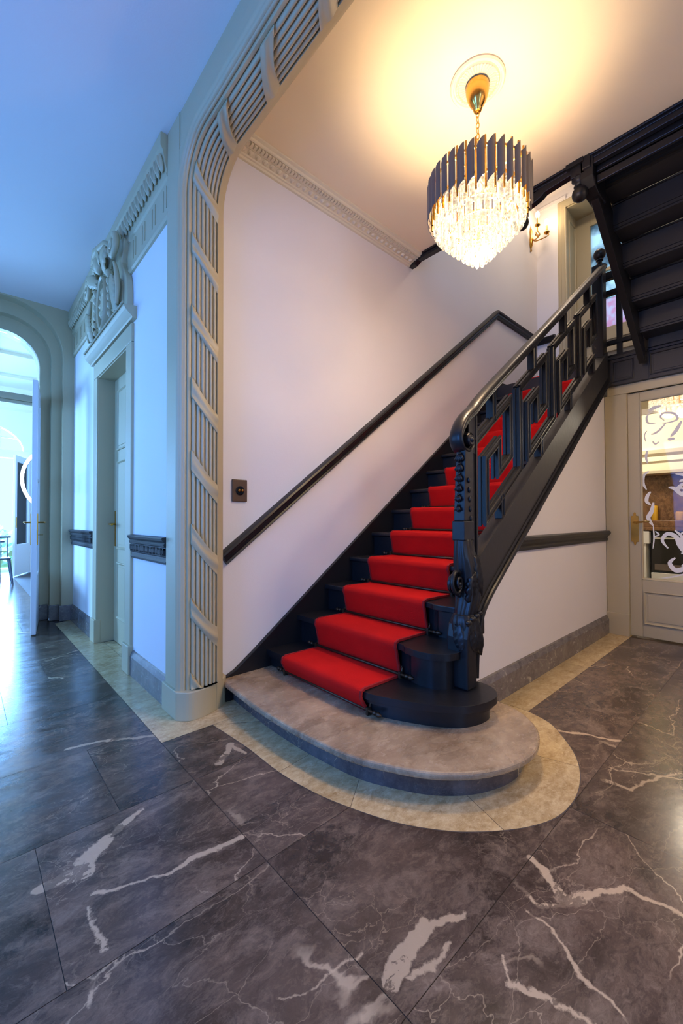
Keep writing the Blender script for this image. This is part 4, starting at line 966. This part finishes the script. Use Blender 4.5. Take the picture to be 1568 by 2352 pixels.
# ------------------------------------------------------------------ WALL HANDRAIL
wr = thing('wall_handrail', 'black moulded handrail rising along the white stair wall and turning at the landing', 'handrail', (1.17, WY, .85))
wprof = [(-.050, 0), (-.050, .020), (-.040, .028), (-.028, .024), (-.014, .034), (.004, .036), (.014, .050), (.028, .056), (.042, .050), (.048, .034), (.050, 0)]
hz = lambda x: .855+.765*(x-1.19)
ptw = [(1.185, hz(1.185)+.002), (4.70, hz(4.70)), (5.88, hz(4.70)+.0)]
# on plane y=WY going +x
bm = sweep(B(), [ptw[0], ptw[1], ptw[2]], [(w*.86, WY-d) for w, d in wprof], lambda a, b, d: (a, d, b)); link('rail', bm, BLACK, wr, smooth=True, auto=.5)
bm = sweep(B(), [(5.9, 2.39), (5.9, 2.15)], [(-d, ptw[2][1]+w*.86) for w, d in wprof], lambda a, b, d: (a, b, d)); link('return_rail', bm, BLACK, wr)

# light switch
sw = thing('light_switch', 'brown square switch plate with two brass toggles on the stair wall', 'switch', (1.30, WY, 1.21))
link('plate', bx(1.248, 1.352, WY-.014, WY, 1.212, 1.352), OAK, sw, bevel=.004)
bm = lathe(B(), [(.030, 0), (.030, .004), (.026, .007), (.001, .007)], (0, 0, 0), 'Y', 24)
for v in bm.verts: v.co = Vector((1.30+v.co.x, WY-.014-v.co.y, 1.282+v.co.z))
link('rosette', bm, DARKGLASS, sw)
for dx_ in (-.011, .011): link('toggle', ball(B(), (1.30+dx_, WY-.026, 1.282), .0085, seg=12), BRASS, sw, smooth=True)

# ------------------------------------------------------------------ KITCHEN DOOR (door_3)
d3 = sempty('door_3'); d3['label'] = 'cream door with large etched glass pane and brass lever'
DY0, DY1 = .205, 1.052
bm = B(); box(bm, DX-.022, DX+.05, 1.052, 1.232, .20, 2.2675); box(bm, DX-.022, DX+.05, .03, .205, .20, 2.2675); box(bm, DX-.022, DX+.05, .03, 1.232, 2.268, 2.358)
link('frame', bm, CREAM, d3, bevel=.004)
bm = B(); box(bm, DX-.034, DX+.05, 1.050, 1.234, 0, .205); box(bm, DX-.034, DX+.05, .025, .207, 0, .205); link('plinth_block', bm, CREAM, d3, bevel=.004)
X3 = DX+.012
bm = B(); box(bm, X3, X3+.045, DY0, DY0+.095, .012, 2.265); box(bm, X3, X3+.045, DY1-.095, DY1, .012, 2.265); box(bm, X3, X3+.045, DY0+.0955, DY1-.0955, 2.185, 2.265); box(bm, X3, X3+.045, DY0+.0955, DY1-.0955, .012, .535)
lf3 = link('door_leaf', bm, CREAM, d3, bevel=.004)
panel(lf3, (DY0+.115, DY1-.105, .13, .43), X3, CREAM, -1, .016)
bm = B(); sweep(bm, [(DY0+.095, .54), (DY1-.095, .54), (DY1-.095, 2.185), (DY0+.095, 2.185)], [(0, X3+.01), (0, X3-.006), (.008, X3-.004), (.014, X3+.006)], lambda a, b, c: (c, a, b), closed=True); link('glazing_bead', bm, CREAM, lf3)
gp = link('glass_pane', bx(X3+.020, X3+.025, DY0+.095, DY1-.095, .54, 2.185), GLASS, d3)
# etched scrollwork
KST = [0]
def stroke(bm, pts, ws):
    KST[0] += 1; x = X3+.0190-.00004*KST[0]
    pts = catmull(pts, 5); n = len(pts); L_ = []; R2 = []
    for i in range(n):
        a = Vector(pts[max(0, i-1)]); b = Vector(pts[min(n-1, i+1)]); t = (b-a).normalized(); wv = ws*math.sin(PI*min(.97, max(.06, (i+.6)/n)))**.6*.5
        L_.append(bm.verts.new((x, pts[i][0]-t.y*wv, pts[i][1]+t.x*wv))); R2.append(bm.verts.new((x, pts[i][0]+t.y*wv, pts[i][1]-t.x*wv)))
    for i in range(n-1): bm.faces.new((L_[i], L_[i+1], R2[i+1], R2[i]))
bm = B(); G = DY1-.095
def mir(pts): return [(DY0+DY1-p[0], p[1]) for p in pts]
st_ = [([(G-.06, 1.53), (G-.02, 1.49), (G-.015, 1.42), (G-.04, 1.36)], .025), ([(G-.07, 1.34), (G-.045, 1.30), (G-.04, 1.25), (G-.07, 1.22)], .03), ([(G-.09, 1.24), (G-.075, 1.16), (G-.05, 1.10), (G-.085, 1.03)], .035), ([(G-.085, 1.03), (G-.09, .92), (G-.08, .82)], .012), ([(G-.10, .98), (G-.125, .95), (G-.09, .93)], .015),
       ([(G-.06, 2.08), (G-.10, 2.10), (G-.16, 2.11)], .03), ([(G-.10, 2.08), (G-.05, 2.03), (G-.06, 1.97), (G-.12, 1.96)], .018), ([(G-.18, 1.97), (G-.15, 2.01), (G-.18, 2.04), (G-.25, 2.02), (G-.27, 1.97), (G-.22, 1.95), (G-.16, 1.95)], .02), ([(G-.08, 1.86), (G-.13, 1.88), (G-.19, 1.95)], .02), ([(G-.05, 1.90), (G-.03, 1.86), (G-.04, 1.80)], .012), ([(G-.09, 1.80), (G-.11, 1.77), (G-.14, 1.79)], .016), ([(G-.05, 1.72), (G-.04, 1.66), (G-.05, 1.60)], .02),
       ([(G-.22, 1.82), (G-.26, 1.87), (G-.30, 1.95)], .03), ([(G-.20, 1.80), (G-.25, 1.80)], .03),
       ([(G-.19, .83), (G-.15, .90), (G-.19, .96), (G-.25, .93), (G-.27, .86), (G-.32, .78), (G-.36, .76)], .035), ([(G-.24, .99), (G-.29, .93), (G-.28, .85), (G-.33, .80), (G-.376, .79)], .03), ([(G-.24, .75), (G-.20, .70), (G-.24, .64), (G-.30, .66), (G-.33, .70), (G-.376, .68)], .04), ([(G-.32, .92), (G-.35, .97), (G-.376, .96)], .022), ([(G-.14, .56), (G-.22, .58), (G-.30, .61), (G-.376, .62)], .014),
       ([(G-.20, 1.37), (G-.24, 1.36), (G-.30, 1.30), (G-.37, 1.30)], .03)]
for pts, wd in st_: stroke(bm, pts, wd); stroke(bm, mir(pts), wd)
for i in range(14):
    a = i*2*PI/14; c_ = (G-.376, 1.42); r1_ = .05+.02*(i % 2); stroke(bm, [(c_[0]+r1_*.4*math.cos(a), c_[1]+r1_*.6*math.sin(a)), (c_[0]+r1_*1.2*math.cos(a+.15), c_[1]+r1_*1.4*math.sin(a+.15)), (c_[0]+r1_*2.0*math.cos(a), c_[1]+r1_*2.3*math.sin(a))], .026)
for i in range(9):
    a = i*2*PI/9; stroke(bm, [(G-.29+.012*math.cos(a), 1.34+.012*math.sin(a)), (G-.29+.04*math.cos(a+.2), 1.34+.045*math.sin(a+.2))], .016)
link('etched_scrollwork', bm, FROST, gp)
bm = B(); prof_ = [(1.00, 1.155), (1.012, 1.145), (1.018, 1.12), (1.040, 1.12), (1.043, 1.10), (1.043, .90), (1.040, .88), (1.018, .88), (1.012, .86), (1.00, .845)]
pl_ = prof_+[(2*1.0-p[0], p[1]) for p in prof_[::-1]][1:-1]
pl_ = [(1.006+(p[0]-1.0)*.68, p[1]) for p in pl_]
prism(bm, pl_, YZ, X3-.008, X3); tube(bm, [(X3, 1.006, 1.06), (X3-.045, 1.006, 1.06), (X3-.052, .995, 1.06), (X3-.052, .885, 1.068)], [.012, .009, .009, .007], 10); lathe(bm, [(.018, 0), (.018, .008), (.001, .01)], (X3-.016, 1.006, 1.06), 'X', 14)
h = link('door_handle', bm, BRASS, lf3, bevel=.001); h['label'] = 'brass lever handle on ornate plate'

# ------------------------------------------------------------------ KITCHEN behind the glass door
wall('wall_kitchen', [(8.2, 8.4, -1.5, 4.2, 0, 3.4), (4.85, 8.4, 4.0, 4.2, 0, 3.4), (4.85, 8.4, -1.6, -1.4, 0, 3.4), (4.74, 4.86, 1.06, 4.2, 0, 2.33), (4.86, 6.45, -1.5, 4.2, 2.47, 2.495), (6.40, 6.45, -1.5, 4.2, 2.47, 3.2), (6.4, 8.4, -1.5, 4.2, 3.15, 3.35)], LCREAM)
struct(link('trim_10', sweep(B(), [(8.2, -1.4), (8.2, 4.0)], [(0, 2.75), (.05, 2.78), (.06, 2.84), (.14, 2.95), (.20, 3.0), (.20, 3.15), (0, 3.15)], lambda a, b, d: (a, b, d)), LCREAM))
cab = thing('kitchen_cabinet', 'white base cabinets with pilasters behind the glazed door', 'cabinet', (7.6, 2.0, 0))
bm = B(); box(bm, 7.55, 8.2, 1.50, 2.6, 0, .91); link('body', bm, WHITEK, cab, bevel=.004)
for y in (1.50, 1.64): link('pilaster', bx(7.50, 7.56, y, y+.05, .05, .88), WHITEK, cab, bevel=.004)
panel(cab, (1.75, 2.25, .12, .80), 7.55, WHITEK, -1, .02, 'door_panel'); link('frieze_block', bx(7.485, 7.60, 1.46, 1.56, .72, .90), WHITEK, cab, bevel=.006)
ov = thing('range_cooker', 'dark glass fronted range cooker behind the glazed door', 'cooker', (7.7, .9, 0))
link('body', bx(7.60, 8.2, .30, 1.46, .30, .91), DARKGLASS, ov, bevel=.005); link('rail', tube(B(), [(7.56, .36, .80), (7.56, 1.42, .80)], .012, 8), WHITEK, ov); link('base_drawer', bx(7.58, 8.2, .30, 1.46, .02, .29), WHITEK, ov, bevel=.004)
link('warming_drawer', bx(7.595, 7.60, .34, 1.42, .33, .42), GREY, ov)
wt = thing('worktop', 'brown marble worktop running over cabinets and cooker', 'worktop', (7.8, 1.2, .92)); link('slab', bx(7.50, 8.2, .0, 2.7, .912, .96), BROWNM, wt, bevel=.006)
link('upstand', bx(8.02, 8.2, .0, 2.7, .96, 1.06), BROWNM, wt, bevel=.004); link('backsplash', bx(8.16, 8.2, .0, 2.7, 1.06, 1.80), BROWNM, wt)
hood = thing('cooker_mantel', 'cream moulded mantel hood above the brown splashback', 'hood', (7.8, 1.2, 1.8))
link('frieze', sweep(B(), [(8.2, -.4), (8.2, 2.9)], [(0, 1.78), (.40, 1.78), (.42, 1.82), (.42, 1.93), (.46, 1.96), (.46, 2.03), (.52, 2.07), (.55, 2.12), (.55, 2.16), (0, 2.18)], lambda a, b, d: (a, b, d)), LCREAM, hood); link('breast', bx(7.95, 8.2, -.3, 2.8, 2.18, 2.80), LCREAM, hood)
for i, (y, r, h_) in enumerate(((1.50, .045, .24), (1.19, .055, .14), (1.06, .05, .14))):
    tag(link('canister', lathe(B(), [(r*.9, 0), (r, .01), (r, h_-.02), (r*.8, h_-.01), (r*.85, h_), (.002, h_+.006)], (8.09, y, 1.06), 'Z', 20), YEL, None, smooth=True, auto=.6), ('tall yellow canister on the marble upstand', 'left one of two squat yellow canisters on the upstand', 'right one of two squat yellow canisters on the upstand')[i], 'canister', 'yellow canisters behind the glazed door')
kc = thing('kitchen_chandelier', 'sparkling crystal chandelier seen through the glazed door', 'chandelier', (5.75, .86, 2.3))
bm = B()
for ring, (r, z0, z1, n) in enumerate(((.27, 2.42, 2.335, 34), (.20, 2.40, 2.30, 26))):
    for i in range(n):
        a = 2*PI*i/n; x, y = 5.8+r*math.cos(a), .83+r*math.sin(a); box(bm, x-.012, x+.012, y-.012, y+.012, z1, z0)
o = link('crystal_drops', bm, CRYSTAL, kc); o['kind'] = 'stuff'
link('frame', lathe(B(), [(.20, 2.42), (.29, 2.42), (.29, 2.44), (.20, 2.44)], (5.8, .83, 0), 'Z', 30), BRASS, kc); link('stem', tube(B(), [(5.8, .83, 2.44), (5.8, .83, 2.47)], .01, 8), BRASS, kc)
link('bulb', ball(B(), (5.78, .78, 2.24), .07, 1, 1.3, .7), emi('bright_kitchen_bulb', (1, .86, .62, 1), 60), kc, smooth=True)

# ------------------------------------------------------------------ LANDING WINDOW
w2 = sempty('window_2'); w2['label'] = 'tall landing window with leaded glass in a cream panelled recess'
fr = [(0, 0), (.018, 0), (.022, .010), (.014, .022), (.020, .04), (.024, .058), (.014, .066), (.018, .09), (.006, .108), (0, .108)]
bm = sweep(B(), [(2.0, 2.70), (2.0, 5.24), (.75, 5.24), (.75, 2.70)], [(-b, 5.9-a) for a, b in fr], lambda a, b, d: (d, a, b)); link('architrave', bm, CREAM, w2, smooth=True, auto=.5)
bm = B(); box(bm, 5.90, 6.30, 1.995, 2.01, 2.66, 5.24); box(bm, 5.90, 6.30, .74, .755, 2.66, 5.24); box(bm, 5.9, 6.30, .75, 2.0, 5.225, 5.24); link('reveal', bm, CREAM, w2)
bm = B()
for z0, z1 in ((2.8, 3.4), (3.5, 5.1)): sweep(bm, [(5.97, z0), (6.20, z0), (6.20, z1), (5.97, z1)], [(0, 1.995), (0, 1.985), (.012, 1.982), (.02, 1.995)], lambda a, b, d: (a, d, b), closed=True)
link('reveal_panel', bm, CREAM, w2)
bm = B(); box(bm, 6.25, 6.32, 1.82, 2.0, 2.66, 5.24); box(bm, 6.25, 6.32, .75, .90, 2.66, 5.24); box(bm, 6.25, 6.32, .9, 1.82, 5.06, 5.24); box(bm, 6.25, 6.32, .9, 1.82, 4.37, 4.41); box(bm, 6.25, 6.32, .9, 1.82, 3.43, 3.62); box(bm, 6.25, 6.32, 1.33, 1.39, 3.5, 5.1); box(bm, 6.262, 6.31, .91, 1.81, 2.66, 3.429)
for z in (3.12, 3.28, 3.44): box(bm, 6.22, 6.26, .75, 2.0, z, z+.05)
link('window_frame', bm, CREAM, w2, bevel=.004)
def leaded(name, c1, c2, scale):
    m = bpy.data.materials.new(name); m.use_nodes = True; g = NT(m); g.n.remove(g.n['Principled BSDF'])
    tc = g.add('ShaderNodeTexCoord'); n = g.add('ShaderNodeTexNoise'); n.inputs['Scale'].default_value = scale; n.inputs['Detail'].default_value = 4; g.link(tc.outputs['Object'], n.inputs['Vector'])
    r = g.add('ShaderNodeValToRGB'); r.color_ramp.elements[0].position = .38; r.color_ramp.elements[1].position = .58; r.color_ramp.elements[0].color = c1; r.color_ramp.elements[1].color = c2; g.link(n.outputs['Fac'], r.inputs[0])
    t = g.add('ShaderNodeBsdfTranslucent'); t2 = g.add('ShaderNodeBsdfTransparent'); mx = g.add('ShaderNodeMixShader'); mx.inputs[0].default_value = .25
    g.link(r.outputs[0], t.inputs[0]); g.link(r.outputs[0], t2.inputs[0]); g.link(t.outputs[0], mx.inputs[1]); g.link(t2.outputs[0], mx.inputs[2])
    gl = g.add('ShaderNodeBsdfGlossy'); gl.inputs['Roughness'].default_value = .08; m2 = g.add('ShaderNodeMixShader'); m2.inputs[0].default_value = .08; g.link(mx.outputs[0], m2.inputs[1]); g.link(gl.outputs[0], m2.inputs[2])
    g.link(m2.outputs[0], g.n['Material Output'].inputs[0]); return m
GA = leaded('pale_blue_glass', (.30, .34, .34, 1), (.95, .95, .85, 1), 3.2); GB = leaded('pink_blue_glass', (1, .55, .60, 1), (.95, .75, .75, 1), 12)
link('upper_glass', bx(6.275, 6.28, .9, 1.82, 4.0, 5.06), GA, w2); o = link('lower_glass', bx(6.275, 6.28, .9, 1.82, 3.6, 4.0), GB, w2); o['label'] = 'pink and blue stained glass'
# upper wall mouldings
t11 = sempty('trim_11'); t11['label'] = 'white wall moulding above the landing'
bm = B(); box(bm, 5.88, 5.9, 2.0, WY, 5.36, 5.40); box(bm, 3.2, 5.9, WY-.02, WY, 5.36, 5.40); box(bm, 5.82, 5.9, -.3, WY, 5.50, 5.62); link('moulding', bm, WHITE, t11)

# wall sconce
sc = thing('wall_sconce', 'brass candle wall sconce with lit bulbs beside the landing window', 'wall lamp', (5.69, WY, 4.95))
bm = lathe(B(), [(.002, -.20), (.012, -.19), (.008, -.15), (.022, -.11), (.026, -.03), (.014, .02), (.020, .08), (.006, .14), (.002, .17)], (5.69, WY-.012, 4.93), 'Z', 12); link('back_plate', bm, BRASS, sc, smooth=True)
for i, (dx_, dy_, zb) in enumerate(((-.07, -.13, 5.08), (.05, -.20, 5.0))):
    bx_, by_ = 5.69+dx_, WY+dy_
    bm = tube(B(), catmull([(5.69, WY-.02, 4.92), (5.69+dx_*.3, WY-.07, 4.86), (5.69+dx_*.8, by_-.02, 4.87), (bx_, by_, 4.93), (bx_, by_, zb-.08)], 6), .007, 8); tube(bm, [(p[0]+5.69+dx_*.4, WY-.09, p[1]+4.92) for p in spiral(0, 0, .035, .006, 1.3, 0, 16)], .005, 6); link('arm', bm, BRASS, sc, smooth=True)
    bm = lathe(B(), [(.010, zb-.10), (.034, zb-.08), (.036, zb-.07), (.012, zb-.065)], (bx_, by_, 0), 'Z', 14); link('drip_pan', bm, BRASS, sc, smooth=True)
    link('candle_sleeve', lathe(B(), [(.012, zb-.07), (.012, zb+.02)], (bx_, by_, 0), 'Z', 12), CANDLE, sc)
    link('bulb', ball(B(), (bx_, by_, zb+.065), .026, 1, 1, 1.7), BULB, sc, smooth=True)

# ------------------------------------------------------------------ CHANDELIER
cz = 3.5
ro = sempty('trim_12', (CHX, CHY, ZH)); ro['label'] = 'round plaster ceiling rose above the chandelier'
bm = lathe(B(), [(.145, 3.5), (.145, 3.492), (.138, 3.484), (.128, 3.486), (.124, 3.492), (.118, 3.492), (.112, 3.482), (.104, 3.482), (.100, 3.490), (.06, 3.486), (.02, 3.484)], (CHX, CHY, 0), 'Z', 48)
link('rose', bm, LCREAM, ro, smooth=True, auto=.6)
bm = B()
for i in range(40):
    a = 2*PI*i/40; ball(bm, (CHX+.108*math.cos(a), CHY+.108*math.sin(a), 3.483), .006, seg=6)
    tube(bm, [(CHX+.065*math.cos(a), CHY+.065*math.sin(a), 3.485), (CHX+.098*math.cos(a), CHY+.098*math.sin(a), 3.488)], .003, 4)
link('relief', bm, LCREAM, ro)
chd = thing('chandelier', 'round crystal chandelier with dark metal plates hanging over the stairs', 'chandelier', (CHX, CHY, ZH))
link('canopy', lathe(B(), [(.058, 3.484), (.063, 3.476), (.062, 3.452), (.056, 3.42), (.042, 3.385), (.026, 3.365), (.018, 3.355), (.024, 3.348), (.018, 3.338), (.001, 3.334)], (CHX, CHY, 0), 'Z', 32), GOLD, chd, smooth=True, auto=.8)
z = 3.338; i = 0
while z > 2.99:
    n = 12; pts = []
    for j in range(n+1):
        a = 2*PI*j/n; u = .009*math.cos(a); v = .019*math.sin(a)
        pts.append((CHX+(u if i % 2 else 0), CHY+(0 if i % 2 else u), z-.017+v))
    link('chain_link', tube(B(), pts, .0026, 6, caps=False), GOLD, chd, smooth=True); z -= .031; i += 1
RB, NP = .262, 34
bm = B()
for z_ in (2.93, 2.80):
    sweep(bm, [(CHX+(RB-.018)*math.cos(2*PI*i/48), CHY+(RB-.018)*math.sin(2*PI*i/48)) for i in range(48)], [(-.004, z_), (.004, z_), (.004, z_+.012), (-.004, z_+.012)], lambda a, b, d: (a, b, d), closed=True)
for k in range(4): a = k*PI/2; tube(bm, [(CHX, CHY, 2.985), (CHX+.245*math.cos(a), CHY+.245*math.sin(a), 2.935)], .005, 6)
for r, z_ in ((.180, 2.742), (.132, 2.692), (.085, 2.642)):
    sweep(bm, [(CHX+r*math.cos(2*PI*i/36), CHY+r*math.sin(2*PI*i/36)) for i in range(36)], [(-.003, z_), (.003, z_), (.003, z_+.008), (-.003, z_+.008)], lambda a, b, d: (a, b, d), closed=True)
tube(bm, [(CHX, CHY, 2.985), (CHX, CHY, 2.60)], .008, 8)
for k in range(4): a = k*PI/2; tube(bm, [(CHX+.24*math.cos(a), CHY+.24*math.sin(a), 2.80), (CHX+.085*math.cos(a), CHY+.085*math.sin(a), 2.625)], .004, 6)
link('frame', bm, GOLD, chd)
def slat(a, z0, z1, cut, r, half, thick, name, m):
    bm = B(); n = 5; A = []; D = []
    for j in range(n+1):
        t = j/n*2-1; u = half*t; bul = .012*(1-t*t); R2_ = r+bul; 
        ca, sa = math.cos(a), math.sin(a)
        for lst, rr in ((A, R2_), (D, R2_-thick)):
            x, y = CHX+ca*rr-sa*u, CHY+sa*rr+ca*u
            lst.append((bm.verts.new((x, y, z0+cut*(t+1)/2)), bm.verts.new((x, y, z1+cut*(t+1)/2))))
    for L_ in (A, D):
        for j in range(n): bm.faces.new((L_[j][0], L_[j+1][0], L_[j+1][1], L_[j][1]))
    for j in range(n):
        for q in (0, 1): bm.faces.new((A[j][q], A[j+1][q], D[j+1][q], D[j][q]))
    for j in (0, n): bm.faces.new((A[j][0], A[j][1], D[j][1], D[j][0]))
    return link(name, bm, m, chd, smooth=True, auto=.6)
for i in range(NP):
    a = 2*PI*i/NP; slat(a, 2.735, 2.925, .045, RB, .0185, .003, 'metal_plate', GREY)
for i in range(NP):
    a = 2*PI*(i+.5)/NP; r = RB-.014; link('gold_rod', tube(B(), [(CHX+r*math.cos(a), CHY+r*math.sin(a), 2.72), (CHX+r*math.cos(a), CHY+r*math.sin(a), 2.98)], .0055, 6), GOLD, chd)
def crystal(r, a, z0, z1, w):
    bm = B(); ca, sa = math.cos(a), math.sin(a); pts = [(-w, 0), (-w*.5, w*.7), (w*.5, w*.7), (w, 0), (w*.5, -w*.5), (-w*.5, -w*.5)]
    rings = []
    for z_, s_ in ((z0, .6), (z0-.008, 1), (z1+.014, 1), (z1, .35)):
        rings.append([bm.verts.new((CHX+ca*(r+q[1]*s_)-sa*q[0]*s_, CHY+sa*(r+q[1]*s_)+ca*q[0]*s_, z_)) for q in pts])
    for i in range(3):
        for j in range(6): bm.faces.new((rings[i][j], rings[i][(j+1) % 6], rings[i+1][(j+1) % 6], rings[i+1][j]))
    bm.faces.new(rings[0][::-1]); bm.faces.new(rings[3]); link('crystal_prism', bm, CRYSTAL, chd)
for r, z0, z1, n, w_ in ((.226, 2.80, 2.678, 32, .0205), (.180, 2.74, 2.628, 25, .020), (.132, 2.69, 2.578, 19, .019), (.085, 2.64, 2.530, 13, .018), (.038, 2.60, 2.488, 8, .014)):
    for i in range(n): crystal(r, 2*PI*(i+.5*(n % 2))/n, z0, z1, w_)
for k in range(4):
    a = k*PI/2+.5; link('bulb', ball(B(), (CHX+.16*math.cos(a), CHY+.16*math.sin(a), 2.79), .018, 1, 1, 1.5), BULB, chd, smooth=True)
